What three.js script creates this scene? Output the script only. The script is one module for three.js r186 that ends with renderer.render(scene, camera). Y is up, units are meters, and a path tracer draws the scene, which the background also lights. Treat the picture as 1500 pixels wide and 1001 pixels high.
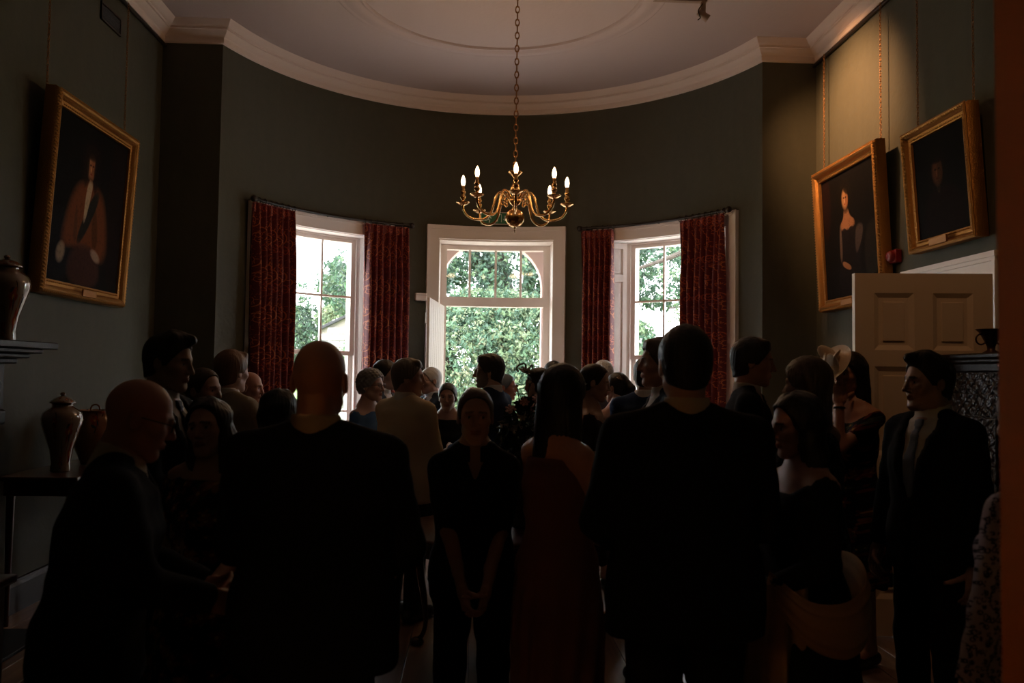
import * as THREE from 'three';
import { mergeGeometries, mergeVertices, toCreasedNormals } from 'three/addons/utils/BufferGeometryUtils.js';
import { RoundedBoxGeometry } from 'three/addons/geometries/RoundedBoxGeometry.js';

// ------------------------------------------------------------------ camera, sky, exposure
const scene = new THREE.Scene();
const EYE = 1.55, FPX = 1167, PITCH = 0.0414, YAW = 0.0463, ROLL = 0.0137;
const camera = new THREE.PerspectiveCamera(2 * Math.atan(500.5 / FPX) * 180 / Math.PI, 1500 / 1001, 0.05, 400);
const FW = new THREE.Vector3(Math.sin(YAW) * Math.cos(PITCH), Math.sin(PITCH), -Math.cos(YAW) * Math.cos(PITCH));
const RT0 = new THREE.Vector3().crossVectors(FW, new THREE.Vector3(0, 1, 0)).normalize();
const UP0 = new THREE.Vector3().crossVectors(RT0, FW);
const RT = RT0.clone().multiplyScalar(Math.cos(ROLL)).addScaledVector(UP0, Math.sin(ROLL));
const UP = UP0.clone().multiplyScalar(Math.cos(ROLL)).addScaledVector(RT0, -Math.sin(ROLL));
camera.position.set(0, EYE, 0);
camera.quaternion.setFromRotationMatrix(new THREE.Matrix4().makeBasis(RT, UP, FW.clone().negate()));
camera.focus = 6.6; camera.userData.fStop = 3.2;
scene.add(camera);
scene.background = new THREE.Color(0.93, 0.965, 1.0);
scene.backgroundIntensity = 8.5;
const renderer = new THREE.WebGLRenderer();
renderer.toneMapping = THREE.LinearToneMapping;
renderer.toneMappingExposure = 1.0;
renderer.shadowMap.enabled = true;

const LIGHT = { bulb: 0.05, spot: 30, spot2: 3.0, hall: 1.4 };
const SPOTC = new THREE.Color(1.0, 0.5, 0.22);
const WARM = new THREE.Color(1.0, 0.6, 0.29);

// a pixel of the photograph gives a direction; a plane of the room gives the distance
function dirOf(px, py) { return FW.clone().addScaledVector(RT, (px - 750) / FPX).addScaledVector(UP, -(py - 500.5) / FPX); }
function onZ(px, py, depth) { const d = dirOf(px, py); return d.multiplyScalar(depth / -d.z).add(new THREE.Vector3(0, EYE, 0)); }
function onX(px, py, X) { const d = dirOf(px, py); return d.multiplyScalar(X / d.x).add(new THREE.Vector3(0, EYE, 0)); }
function onY(px, py, Y) { const d = dirOf(px, py); return d.multiplyScalar((Y - EYE) / d.y).add(new THREE.Vector3(0, EYE, 0)); }

// ------------------------------------------------------------------ helpers
function rng(seed) { let a = seed >>> 0; return () => { a = (a + 0x6D2B79F5) | 0; let t = Math.imul(a ^ (a >>> 15), 1 | a); t = (t + Math.imul(t ^ (t >>> 7), 61 | t)) ^ t; return ((t ^ (t >>> 14)) >>> 0) / 4294967296; }; }
const D2R = Math.PI / 180;
const taken = new Map();
function numbered(name) { const n = taken.get(name) ?? 0; taken.set(name, n + 1); return n ? name + '_' + String(n).padStart(3, '0') : name; }
const V3 = (x, y, z) => new THREE.Vector3(x, y, z);
function clean(g) { let q = g.index ? g.toNonIndexed() : g; for (const k of Object.keys(q.attributes)) if (!['position', 'normal', 'uv'].includes(k)) q.deleteAttribute(k); if (!q.attributes.uv) q.setAttribute('uv', new THREE.BufferAttribute(new Float32Array(q.attributes.position.count * 2), 2)); if (!q.attributes.normal) q.computeVertexNormals(); return q; }
function join(list) { return list.length === 1 ? list[0] : mergeGeometries(list.map(clean)); }
function mesh(name, geo, mat, parent) { const m = new THREE.Mesh(Array.isArray(geo) ? join(geo) : geo, mat); m.castShadow = m.receiveShadow = true; m.name = parent ? name : numbered(name); (parent ?? scene).add(m); return m; }
function tag(o, label, category, group) { o.userData.label = label; o.userData.category = category; if (group) o.userData.group = group; return o; }
function thing(name, label, category, pos = [0, 0, 0], turn = 0, group) { const o = new THREE.Group(); o.name = numbered(name); o.position.set(...pos); o.rotation.y = turn; scene.add(o); return tag(o, label, category, group); }
function struct(name, geo, mat) { const m = mesh(name, geo, mat); m.userData.kind = 'structure'; return m; }
function structGroup(name) { const o = new THREE.Group(); o.name = numbered(name); o.userData.kind = 'structure'; scene.add(o); return o; }
function box(x0, x1, y0, y1, z0, z1) { return uvBox(new THREE.BoxGeometry(x1 - x0, y1 - y0, z1 - z0).translate((x0 + x1) / 2, (y0 + y1) / 2, (z0 + z1) / 2)); }
function uvBox(g) { const q = g.index ? g.toNonIndexed() : g, p = q.attributes.position, n = q.attributes.normal, uv = new Float32Array(p.count * 2); for (let i = 0; i < p.count; i++) { const ax = Math.abs(n.getX(i)), ay = Math.abs(n.getY(i)), az = Math.abs(n.getZ(i)); if (ay > ax && ay > az) { uv[2 * i] = p.getX(i); uv[2 * i + 1] = p.getZ(i); } else if (ax > az) { uv[2 * i] = p.getZ(i); uv[2 * i + 1] = p.getY(i); } else { uv[2 * i] = p.getX(i); uv[2 * i + 1] = p.getY(i); } } q.setAttribute('uv', new THREE.BufferAttribute(uv, 2)); return q; }
function rbox(w, h, d, r, x = 0, y = 0, z = 0) { return uvBox(new RoundedBoxGeometry(w, h, d, 2, r).translate(x, y, z)); }
function lathe(pts, seg = 32, y = 0) { return new THREE.LatheGeometry(pts.map(([r, h]) => new THREE.Vector2(Math.max(r, 1e-4), h + y)), seg); }
function tube(pts, r, seg = 40, rad = 8, closed = false) { return new THREE.TubeGeometry(new THREE.CatmullRomCurve3(pts.map((p) => p.isVector3 ? p : V3(...p)), closed), seg, r, rad, closed); }
function bar(a, b, r, seg = 8) { const A = V3(...a), B = V3(...b), g = new THREE.CylinderGeometry(r, r, A.distanceTo(B), seg); g.applyQuaternion(new THREE.Quaternion().setFromUnitVectors(V3(0, 1, 0), B.clone().sub(A).normalize())); return g.translate((A.x + B.x) / 2, (A.y + B.y) / 2, (A.z + B.z) / 2); }
function fromTris(P) { const g = new THREE.BufferGeometry(); g.setAttribute('position', new THREE.BufferAttribute(new Float32Array(P), 3)); g.computeVertexNormals(); return g; }

// ------------------------------------------------------------------ noise and textures
const NS = 64, NT = (() => { const r = rng(5), t = new Float32Array(NS * NS); for (let i = 0; i < t.length; i++) t[i] = r(); return t; })();
function vnoise(x, y) { const xi = Math.floor(x), yi = Math.floor(y); let fx = x - xi, fy = y - yi; fx = fx * fx * (3 - 2 * fx); fy = fy * fy * (3 - 2 * fy); const g = (a, b) => NT[((b % NS + NS) % NS) * NS + ((a % NS + NS) % NS)]; return (g(xi, yi) * (1 - fx) + g(xi + 1, yi) * fx) * (1 - fy) + (g(xi, yi + 1) * (1 - fx) + g(xi + 1, yi + 1) * fx) * fy; }
function fbm(x, y, o = 4) { let s = 0, a = 0.5, f = 1; for (let i = 0; i < o; i++) { s += a * vnoise(x * f, y * f); f *= 2; a *= 0.5; } return s; }
function dataTex(n, fn, srgb, repeat = 1) { const d = new Uint8Array(n * n * 4); for (let y = 0; y < n; y++) for (let x = 0; x < n; x++) { const c = fn(x / n, y / n), i = (y * n + x) * 4; for (let k = 0; k < 3; k++) d[i + k] = Math.max(0, Math.min(255, (Array.isArray(c) ? c[k] : c) * 255)); d[i + 3] = 255; } const t = new THREE.DataTexture(d, n, n); t.wrapS = t.wrapT = THREE.RepeatWrapping; t.magFilter = THREE.LinearFilter; t.minFilter = THREE.LinearMipmapLinearFilter; t.generateMipmaps = true; if (srgb) t.colorSpace = THREE.SRGBColorSpace; t.repeat.set(repeat, repeat); t.needsUpdate = true; return t; }
function canvasTex(w, h, draw, rep) { const c = document.createElement('canvas'); c.width = w; c.height = h; draw(c.getContext('2d'), w, h); const t = new THREE.CanvasTexture(c); t.colorSpace = THREE.SRGBColorSpace; if (rep) { t.wrapS = t.wrapT = THREE.RepeatWrapping; t.repeat.set(...rep); } return t; }
const weaveBump = dataTex(128, (u, v) => 0.5 + 0.25 * Math.sin(u * 64 * 2 * Math.PI) + 0.25 * Math.sin(v * 64 * 2 * Math.PI), false, 14);
const plasterBump = dataTex(256, (u, v) => fbm(u * 64, v * 64, 3), false, 0.6);
const wallTint = (r, g, b, amt) => dataTex(256, (u, v) => { const n = 1 - amt / 2 + amt * (0.6 * fbm(u * 64, v * 64, 3) + 0.4 * vnoise(u * 16 * 4, v * 3 * 4)); return [r * n, g * n, b * n]; }, true, 0.35);

function std(color, roughness = 0.8, extra = {}) { return new THREE.MeshStandardMaterial({ color, roughness, ...extra }); }
const lin = (r, g, b) => new THREE.Color().setRGB(r, g, b);
const M = {
  wall: std(0xffffff, 0.75, { map: wallTint(0.285, 0.28, 0.225, 0.10), bumpMap: plasterBump, bumpScale: 0.0015 }),
  plaster: std(lin(0.50, 0.40, 0.37), 0.9, { bumpMap: plasterBump, bumpScale: 0.001 }),
  cornice: std(lin(0.74, 0.60, 0.52), 0.8),
  white: std(lin(0.86, 0.78, 0.73), 0.45),
  doorpaint: std(lin(0.72, 0.58, 0.44), 0.5),
  black: std(lin(0.012, 0.011, 0.011), 0.5),
  rail: std(lin(0.02, 0.014, 0.011), 0.4),
  marble: new THREE.MeshPhysicalMaterial({ roughness: 0.36, specularIntensity: 0.4, color: 0xffffff, map: dataTex(256, (u, v) => { const w = Math.abs(fbm(u * 16, v * 16, 4) - 0.48); const k = w < 0.012 ? 0.16 : 0.05 + 0.03 * fbm(u * 64, v * 64, 2); return [k, k, k * 1.05]; }, true, 1) }),
  brass: std(lin(0.62, 0.36, 0.15), 0.2, { metalness: 1 }),
  darkbrass: std(lin(0.35, 0.17, 0.07), 0.38, { metalness: 1 }),
  gilt: std(lin(0.40, 0.19, 0.055), 0.36, { metalness: 1, bumpMap: dataTex(128, (u, v) => fbm(u * 64, v * 64, 3), false, 6), bumpScale: 0.004 }),
  giltdark: std(lin(0.30, 0.13, 0.04), 0.5, { metalness: 0.7 }),
  mahogany: new THREE.MeshPhysicalMaterial({ roughness: 0.3, clearcoat: 0.5, clearcoatRoughness: 0.15, color: 0xffffff, map: dataTex(256, (u, v) => { const n = 0.7 + 0.5 * fbm(u * 8, v * 64, 4); return [0.30 * n, 0.15 * n, 0.09 * n]; }, true, 1) }),
  glass: new THREE.MeshPhysicalMaterial({ transmission: 1, thickness: 0, roughness: 0.02, ior: 1.3, color: 0xffffff }),
  red: std(lin(0.22, 0.008, 0.012), 0.4),
  chrome: std(lin(0.6, 0.58, 0.55), 0.25, { metalness: 1 }),
};
const plankMats = [0, 1, 2].map((k) => std(0xffffff, 0.32, { map: dataTex(256, (u, v) => { const n = 0.75 + 0.45 * fbm(u * 64 + k * 9, v * 4 + k * 5, 4); return [(0.58 - 0.03 * k) * n, (0.46 - 0.03 * k) * n, (0.38 - 0.02 * k) * n]; }, true, 0.5) }));

// ------------------------------------------------------------------ room measurements
const XL = -2.90, XR = 3.20, ZC = -7.326, YB = 4.55, YC = 4.72, ZF = -1.2;
const BX = 0.162, BZ = -6.428, BR = 2.675, BA = 70.38;
const pol = (a, r, y = 0) => V3(BX + r * Math.sin(a * D2R), y, BZ - r * Math.cos(a * D2R));
// solid between two angles, radii and heights; the angles may differ between inner (a0,a1) and outer face (b0,b1)
function arcBox(a0, a1, y0, y1, r0, r1, b0 = a0, b1 = a1, step = 2.5) {
  const n = Math.max(1, Math.ceil((a1 - a0) / step)), T = [];
  const q = (A, B, C, D) => T.push(...A.toArray(), ...B.toArray(), ...C.toArray(), ...A.toArray(), ...C.toArray(), ...D.toArray());
  const I = (i, y) => pol(a0 + (a1 - a0) * i / n, r0, y), O = (i, y) => pol(b0 + (b1 - b0) * i / n, r1, y);
  for (let i = 0; i < n; i++) { q(I(i, y0), I(i + 1, y0), I(i + 1, y1), I(i, y1)); q(O(i + 1, y0), O(i, y0), O(i, y1), O(i + 1, y1)); q(I(i, y1), I(i + 1, y1), O(i + 1, y1), O(i, y1)); q(I(i + 1, y0), I(i, y0), O(i, y0), O(i + 1, y0)); }
  q(O(0, y0), I(0, y0), I(0, y1), O(0, y1)); q(I(n, y0), O(n, y0), O(n, y1), I(n, y1));
  const g = toCreasedNormals(fromTris(T), 0.2);
  const p = g.attributes.position, uv = new Float32Array(p.count * 2);
  for (let i = 0; i < p.count; i++) { uv[2 * i] = Math.atan2(p.getX(i) - BX, BZ - p.getZ(i)) * BR; uv[2 * i + 1] = p.getY(i); }
  g.setAttribute('uv', new THREE.BufferAttribute(uv, 2)); return g;
}

// ------------------------------------------------------------------ shell
const DOORA = [-12.9, 15.7], WINL = [-58.8, -27.0], WINR = [28.5, 60.5], SILL = 0.42, HEAD = 3.05, DHEAD = 3.09;
const FRL = [-55.2, -30.6], FRR = [32.3, 56.9];
{
  const g = [], og = [], top = 5.0, r1 = 2.96, r2 = 3.25;
  const DFR = [-11.6, 14.1], full = [[-BA, WINL[0], -BA, FRL[0]], [WINL[1], DOORA[0], FRL[1], DFR[0]], [DOORA[1], WINR[0], DFR[1], FRR[0]], [WINR[1], BA, FRR[1], BA]];
  for (const [a, b, c, d] of full) { g.push(arcBox(a, b, -0.2, top, BR, r1, c, d)); og.push(arcBox(c, d, -0.2, top, r1, r2)); }
  for (const [w, f] of [[WINL, FRL], [WINR, FRR]]) { g.push(arcBox(w[0], w[1], HEAD, top, BR, r1, f[0], f[1])); og.push(arcBox(f[0], f[1], HEAD - 0.02, top, r1, r2)); g.push(arcBox(w[0], w[1], -0.2, SILL, BR, r1, f[0], f[1])); og.push(arcBox(f[0], f[1], -0.2, SILL, r1, r2)); }
  g.push(arcBox(DOORA[0], DOORA[1], DHEAD, top, BR, r1)); og.push(arcBox(DOORA[0], DOORA[1], DHEAD, top, r1, r2));
  struct('wall_outer', og, std(lin(0.6, 0.54, 0.49), 0.9));
  struct('wall_back', g, M.wall);
}
struct('wall_return_left', box(XL - 0.4, -2.358, -0.2, 5, ZC - 0.5, ZC), M.wall);
struct('wall_return_right', box(2.682, XR + 0.4, -0.2, 5, ZC - 0.5, ZC), M.wall);
struct('wall_left', box(XL - 0.4, XL, -0.2, 5, ZC, ZF), M.wall);
const RD0 = -5.58, RD1 = -4.74, RDH = 2.20;   // doorway in the right wall
struct('wall_right', [box(XR, XR + 0.4, -0.2, 5, ZC, RD0), box(XR, XR + 0.4, RDH, 5, RD0, RD1), box(XR, XR + 0.4, -0.2, 5, RD1, ZF)], M.wall);
struct('wall_passage', box(XR + 0.9, XR + 1.0, -0.2, 2.6, RD0 - 0.4, RD1 + 0.4), M.wall);
struct('trim_passage', [box(XR + 0.4, XR + 1.0, -0.2, 0, RD0 - 0.4, RD1 + 0.4), box(XR + 0.4, XR + 1.0, 2.4, 2.6, RD0 - 0.4, RD1 + 0.4), box(XR + 0.4, XR + 1.0, 0, 2.4, RD0 - 0.5, RD0 - 0.4), box(XR + 0.4, XR + 1.0, 0, 2.4, RD1 + 0.4, RD1 + 0.5)], M.wall);
const JX = onZ(1462, 500, 1.2).x;
struct('wall_front', [box(XL - 0.4, -0.95, -0.2, 5, ZF, ZF + 0.55), box(JX + 0.02, XR + 0.4, -0.2, 5, ZF, ZF + 0.55), box(-0.95, JX + 0.02, 2.6, 5, ZF, ZF + 0.55)], M.wall);
const jambPaint = new THREE.MeshPhysicalMaterial({ color: lin(0.5, 0.16, 0.035), roughness: 0.75, specularIntensity: 0.15 });
struct('trim_jamb', [box(JX, JX + 0.02, 0, 2.6, ZF - 0.0, ZF + 0.55)], jambPaint);
struct('ceiling', box(XL - 0.4, XR + 0.4, YC, YC + 0.3, -9.9, ZF + 0.55), M.plaster);
struct('wall_unseen_hall', [box(-1.7, -1.6, -0.2, 3.3, ZF + 0.55, 2.8), box(1.6, 1.7, -0.2, 3.3, ZF + 0.55, 2.8), box(-1.7, 1.7, -0.2, 3.3, 2.8, 2.9)], M.wall);  // unseen hall behind the camera, closed in to keep skylight off the room
struct('ceiling_unseen_hall', box(-1.7, 1.7, 3.2, 3.3, ZF + 0.5, 2.9), M.plaster);  // unseen lid of the hall, also shuts out the sky
{ // floor of boards, cut to the bow
  const f = structGroup('floor');
  mesh('subfloor', [box(XL - 0.4, XR + 0.4, -0.2, -0.03, -9.75, 2.9)], M.black, f);
  const w = 0.17;
  let k = 0;
  for (let x = XL; x < XR - 0.01; x += w, k++) {
    const x1 = Math.min(x + w, XR), xc = (x + x1) / 2, dx = Math.abs(xc - BX);
    const z0 = dx < 2.5 ? BZ - Math.sqrt(BR * BR - dx * dx) - (xc > -0.43 && xc < 0.87 ? 0.42 : 0) : ZC;
    const p = mesh('plank', uvBox(new RoundedBoxGeometry(x1 - x - 0.004, 0.03, ZF + 0.55 - z0, 1, 0.003).translate(xc, -0.015, (ZF + 0.55 + z0) / 2)), plankMats[k % 3], f);
    p.name = 'plank';
  }
  mesh('hall_boards', box(-1.6, 1.6, -0.03, 0, ZF + 0.55, 2.8), plankMats[1], f);
}
// profile swept along the wall line with mitres; interior lies to the right of the direction of travel
function sweepWall(path, prof, crease = 0.35) {
  const n = path.length, T = [], nor = [];
  for (let i = 0; i < n - 1; i++) { const dx = path[i + 1][0] - path[i][0], dz = path[i + 1][1] - path[i][1], l = Math.hypot(dx, dz); nor.push([-dz / l, dx / l]); }
  const pt = (i, [p, y]) => { const A = nor[Math.max(0, i - 1)], B = nor[Math.min(n - 2, i)]; const mx = A[0] + B[0], mz = A[1] + B[1], k = p * 2 / (mx * mx + mz * mz); return [path[i][0] + mx * k, y, path[i][1] + mz * k]; };
  for (let i = 0; i < n - 1; i++) for (let j = 0; j < prof.length - 1; j++) { const a = pt(i, prof[j]), b = pt(i + 1, prof[j]), c = pt(i + 1, prof[j + 1]), d = pt(i, prof[j + 1]); T.push(...a, ...c, ...b, ...a, ...d, ...c); }
  return toCreasedNormals(fromTris(T), crease);
}
const WALLPATH = (() => { const p = [[XL, ZF], [XL, ZC]]; for (let a = -BA; a <= BA + 0.01; a += BA / 32) { const q = pol(a, BR); p.push([q.x, q.z]); } p.push([XR, ZC], [XR, ZF]); return p; })();
struct('trim_cornice', sweepWall(WALLPATH, [[0, YB - 0.004], [0.012, YB], [0.022, YB + 0.004], [0.022, YB + 0.05], [0.03, YB + 0.058], [0.05, YB + 0.066], [0.075, YB + 0.085], [0.085, YB + 0.098], [0.10, YB + 0.10], [0.10, YB + 0.118], [0.115, YB + 0.122], [0.13, YB + 0.132], [0.15, YB + 0.155], [0.16, YB + 0.163], [0.165, YC]]), M.cornice);
struct('trim_ceiling_ring', lathe([[1.405, YC + 0.001], [1.403, YC - 0.012], [1.385, YC - 0.02], [1.37, YC - 0.012], [1.35, YC - 0.014], [1.32, YC - 0.022], [1.28, YC - 0.03], [1.25, YC - 0.026], [1.235, YC - 0.012], [1.215, YC - 0.012], [1.205, YC - 0.02], [1.19, YC - 0.02], [1.18, YC + 0.001]], 120).translate(BX, 0, BZ), M.plaster);
{ const sk = [[0, 0.0], [0.025, 0.0], [0.025, 0.17], [0.014, 0.19], [0.012, 0.205], [0, 0.21]];
  struct('baseboard_left', sweepWall([[XL, ZF], [XL, ZC], [-2.36, ZC]], sk), M.rail);
  struct('baseboard_right', sweepWall([[2.68, ZC], [XR, ZC], [XR, RD0 - 0.16]], sk), M.rail);
  for (const [n, x, z0, z1] of [['trim_picture_rail_left', XL + 0.022, ZF, ZC], ['trim_picture_rail_right', XR - 0.022, ZF, ZC]]) struct(n, bar([x, YB - 0.03, z0], [x, YB - 0.03, z1], 0.017), M.rail);
}

// ------------------------------------------------------------------ windows and french door
function mullAng(a, y0, y1, r, w, d) { return arcBox(a - w / 2 / r / D2R, a + w / 2 / r / D2R, y0, y1, r - d / 2, r + d / 2); }
function sashWindow(name, FR, W, sgn) {
  const g = structGroup(name), r = 2.895, a0 = FR[0] + 0.1, a1 = FR[1] - 0.1, st = 1.75;
  mesh('box_frame', [arcBox(a0, a0 + 0.9, SILL, HEAD, 2.84, 2.95), arcBox(a1 - 0.9, a1, SILL, HEAD, 2.84, 2.95), arcBox(a0, a1, HEAD - 0.03, HEAD, 2.84, 2.95), arcBox(a0, a1, SILL, SILL + 0.04, 2.82, 2.98)], M.white, g);
  const i0 = a0 + 0.9, i1 = a1 - 0.9, g0 = i0 + 1.0, g1 = i1 - 1.0;
  for (const [nm, y0, y1, rr] of [['upper_sash', 1.735, HEAD - 0.03, r - 0.012], ['lower_sash', SILL + 0.04, 1.785, r + 0.026]]) {
    const P = [arcBox(i0, g0, y0, y1, rr - 0.018, rr + 0.018), arcBox(g1, i1, y0, y1, rr - 0.018, rr + 0.018), arcBox(i0, i1, y0, y0 + 0.045, rr - 0.018, rr + 0.018), arcBox(i0, i1, y1 - 0.04, y1, rr - 0.018, rr + 0.018)];
    const s = mesh(nm, P, M.white, g);
    for (let k = 1; k < 3; k++) mesh('glazing_bar', mullAng(g0 + (g1 - g0) * k / 3, y0 + 0.045, y1 - 0.04, rr, 0.022, 0.03), M.white, s);
    const ym = (y0 + y1) / 2; mesh('glazing_bar', arcBox(g0, g1, ym - 0.011, ym + 0.011, rr - 0.014, rr + 0.014), M.white, s);
    for (let k = 0; k < 3; k++) for (let j = 0; j < 2; j++) { const A = g0 + (g1 - g0) * k / 3, B = g0 + (g1 - g0) * (k + 1) / 3, Y0 = j ? ym : y0 + 0.045, Y1 = j ? y1 - 0.04 : ym; mesh('pane', arcBox(A, B, Y0, Y1, rr - 0.002, rr + 0.002), M.glass, s); }
  }
  const mid = (a0 + a1) / 2, cp = pol(mid, 2.85, 1.80);
  mesh('sash_catch', rbox(0.05, 0.02, 0.025, 0.005).rotateY(-mid * D2R).translate(cp.x, cp.y, cp.z), M.brass, g);
  // soffit and sill boards
  mesh('soffit_board', arcBox(W[0] + 0.2, W[1] - 0.2, HEAD - 0.012, HEAD, BR + 0.002, 2.85, FR[0] + 0.2, FR[1] - 0.2), M.white, g);
  mesh('sill_board', arcBox(W[0] + 0.2, W[1] - 0.2, SILL, SILL + 0.02, BR - 0.03, 2.84, FR[0] + 0.2, FR[1] - 0.2), M.white, g);
  // architrave on the wall face
  const aw = 3.0;
  mesh('architrave', [arcBox(W[0] - aw, W[0] + 0.15, 0, HEAD + 0.02, BR - 0.03, BR + 0.01), arcBox(W[1] - 0.15, W[1] + aw, 0, HEAD + 0.02, BR - 0.03, BR + 0.01), arcBox(W[0] - aw, W[1] + aw, HEAD - 0.005, HEAD + 0.135, BR - 0.03, BR + 0.01), arcBox(W[0] - aw, W[0] - aw + 0.8, 0, HEAD + 0.135, BR - 0.045, BR - 0.028), arcBox(W[1] + aw - 0.8, W[1] + aw, 0, HEAD + 0.135, BR - 0.045, BR - 0.028), arcBox(W[0] - aw, W[1] + aw, HEAD + 0.105, HEAD + 0.14, BR - 0.045, BR - 0.028)], M.white, g);
  // panelled shutter folded into each splayed reveal
  for (const side of [0, 1]) {
    const A = pol(W[side], BR + 0.02), B = pol(side ? FR[1] : FR[0], 2.84), dir = B.clone().sub(A), L = dir.length(), ang = Math.atan2(-dir.z, dir.x);
    const sh = new THREE.Group(); sh.name = 'window_shutter'; g.add(sh);
    const inward = side ? -1 : 1; // towards the opening
    const t0 = 0.004, T = 0.022, place = (q) => q.rotateY(ang).translate(A.x, 0, A.z);
    // local: x along the reveal, z normal; pick the sign that points into the opening
    const nrm = V3(Math.sin(ang), 0, Math.cos(ang)), toMid = pol((W[0] + W[1]) / 2, BR + 0.1).sub(A), sg = nrm.dot(toMid) > 0 ? 1 : -1;
    const zb = (x0, x1, y0, y1, z0, z1) => box(x0, x1, y0, y1, Math.min(sg * z0, sg * z1), Math.max(sg * z0, sg * z1));
    const ys = [SILL + 0.05, 0.98, 1.06, 1.5, 1.58, 2.6, 2.68, HEAD - 0.08];
    const P = [zb(0, 0.045, SILL + 0.02, HEAD - 0.015, t0, t0 + T), zb(L - 0.045, L, SILL + 0.02, HEAD - 0.015, t0, t0 + T)];
    for (const [y0, y1] of [[SILL + 0.02, ys[0] + 0.02], [ys[1], ys[2]], [ys[3], ys[4]], [ys[5], ys[6]], [ys[7], HEAD - 0.015]]) P.push(zb(0.045, L - 0.045, y0, y1, t0, t0 + T));
    mesh('frame', P.map(place), M.white, sh);
    for (const [y0, y1] of [[ys[0] + 0.02, ys[1]], [ys[2], ys[3]], [ys[4], ys[5]], [ys[6], ys[7]]]) mesh('panel', [zb(0.045, L - 0.045, y0, y1, t0, t0 + 0.008), zb(0.07, L - 0.07, y0 + 0.03, y1 - 0.03, t0 + 0.008, t0 + 0.016)].map(place), M.white, sh);
  }
  return g;
}
sashWindow('window_1', FRL, WINL);
sashWindow('window_2', FRR, WINR);
{ // french door case with fanlight
  const g = structGroup('door_1'), [a, b] = DOORA, r0 = 2.96, r1 = 3.06, top = DHEAD, c = -11.6, d = 14.1;
  mesh('door_case', [arcBox(c, c + 1.75, 0, top, r0, r1), arcBox(d - 1.85, d, 0, top, r0, r1), arcBox(c, d, 3.015, top, r0, r1), arcBox(c, d, 2.345, 2.455, r0 - 0.01, r1)], M.white, g);
  mesh('reveal_lining', [arcBox(a, a + 0.35, 0, top, BR, r0, c, c + 0.35), arcBox(b - 0.35, b, 0, top, BR, r0, d - 0.35, d), arcBox(a, b, top - 0.02, top, BR, r0, c, d)], M.white, g);
  const aw = 2.95;
  mesh('architrave', [arcBox(a - aw, a + 0.1, 0, top + 0.0, BR - 0.035, BR + 0.01), arcBox(b - 0.1, b + aw, 0, top, BR - 0.035, BR + 0.01), arcBox(a - aw, b + aw, top - 0.005, top + 0.14, BR - 0.035, BR + 0.01), arcBox(a - aw, a - aw + 0.9, 0, top + 0.14, BR - 0.052, BR - 0.033), arcBox(b + aw - 0.9, b + aw, 0, top + 0.14, BR - 0.052, BR - 0.033), arcBox(a - aw, b + aw, top + 0.1, top + 0.145, BR - 0.052, BR - 0.033)], M.white, g);
  const g0 = -9.9, g1 = 12.3, rr = 3.01;
  for (const x of [-4.55, 1.32, 7.0]) mesh('glazing_bar', mullAng(x, 2.455, 3.015, rr, 0.026, 0.035), M.white, g);
  const xs = [g0, -4.55, 1.32, 7.0, g1]; for (let k = 0; k < 4; k++) mesh('pane', arcBox(xs[k], xs[k + 1], 2.455, 3.015, rr - 0.002, rr + 0.002), M.glass, g);
  mesh('threshold', arcBox(a, b, -0.03, 0.02, BR + 0.05, 3.3, c, d), M.mahogany, g);
}
{ // painted stone arch of the outer face of the doorway
  const s = new THREE.Shape(); const w0 = -0.88, w1 = 1.34, ia = -0.425, ib = 0.80, spring = 2.62, r = (ib - ia) / 2;
  s.moveTo(w0, -0.2); s.lineTo(w1, -0.2); s.lineTo(w1, 5); s.lineTo(w0, 5); s.lineTo(w0, -0.2);
  const h = new THREE.Path(); h.moveTo(ia, -0.1); h.lineTo(ib, -0.1); h.lineTo(ib, spring);
  for (let k = 1; k <= 24; k++) { const t = Math.PI * k / 24; h.lineTo((ia + ib) / 2 + r * Math.cos(t), spring + 0.55 * Math.sin(t)); }
  h.lineTo(ia, -0.1); s.holes.push(h);
  struct('wall_outer_arch', new THREE.ExtrudeGeometry(s, { depth: 0.2, bevelEnabled: false, curveSegments: 24 }).translate(0, 0, -9.83), std(lin(0.62, 0.47, 0.44), 0.85));
}
{ // open door leaf of vertical boards, swung into the room
  const t = thing('garden_door', 'white vertically boarded door leaf standing open inside the doorway to the garden', 'door', [-0.36, 0, -8.86], 0);
  const W = 1.02, H = 2.28, q = new THREE.Group(); 
  t.rotation.y = -Math.atan2(8.86 - 7.86, -0.36 + 0.475) + 0; // local +x runs along the leaf
  t.rotation.y = Math.atan2(-(1.0), -0.105);
  for (let k = 0; k < 8; k++) mesh('board', rbox(W / 8 - 0.004, H, 0.03, 0.006, (k + 0.5) * W / 8, H / 2 + 0.02, 0), M.white, t);
  for (const y of [0.25, 1.15, 2.1]) mesh('ledge', rbox(W - 0.1, 0.11, 0.022, 0.005, W / 2, y, 0.026), M.white, t);
  for (const y of [0.3, 1.2, 2.0]) mesh('hinge', bar([0, y - 0.05, 0], [0, y + 0.05, 0], 0.01), M.brass, t);
  const k = mesh('door_knob', new THREE.SphereGeometry(0.028, 16, 12).translate(W - 0.07, 1.02, -0.06), M.brass, t);
  mesh('spindle', bar([W - 0.07, 1.02, -0.06], [W - 0.07, 1.02, 0.03], 0.008), M.brass, k);
}
{ const p = pol(-17.3, BR - 0.05, 2.405);
  const t = thing('door_contact_box', 'small white sensor box fixed beside the frame of the garden doorway', 'sensor', [p.x, p.y, p.z], 17.3 * D2R);
  mesh('housing', rbox(0.13, 0.085, 0.07, 0.012), M.white, t); mesh('cover_line', rbox(0.132, 0.006, 0.072, 0.002, 0, 0.02, 0), std(lin(0.4, 0.36, 0.33), 0.5), t); }
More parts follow.
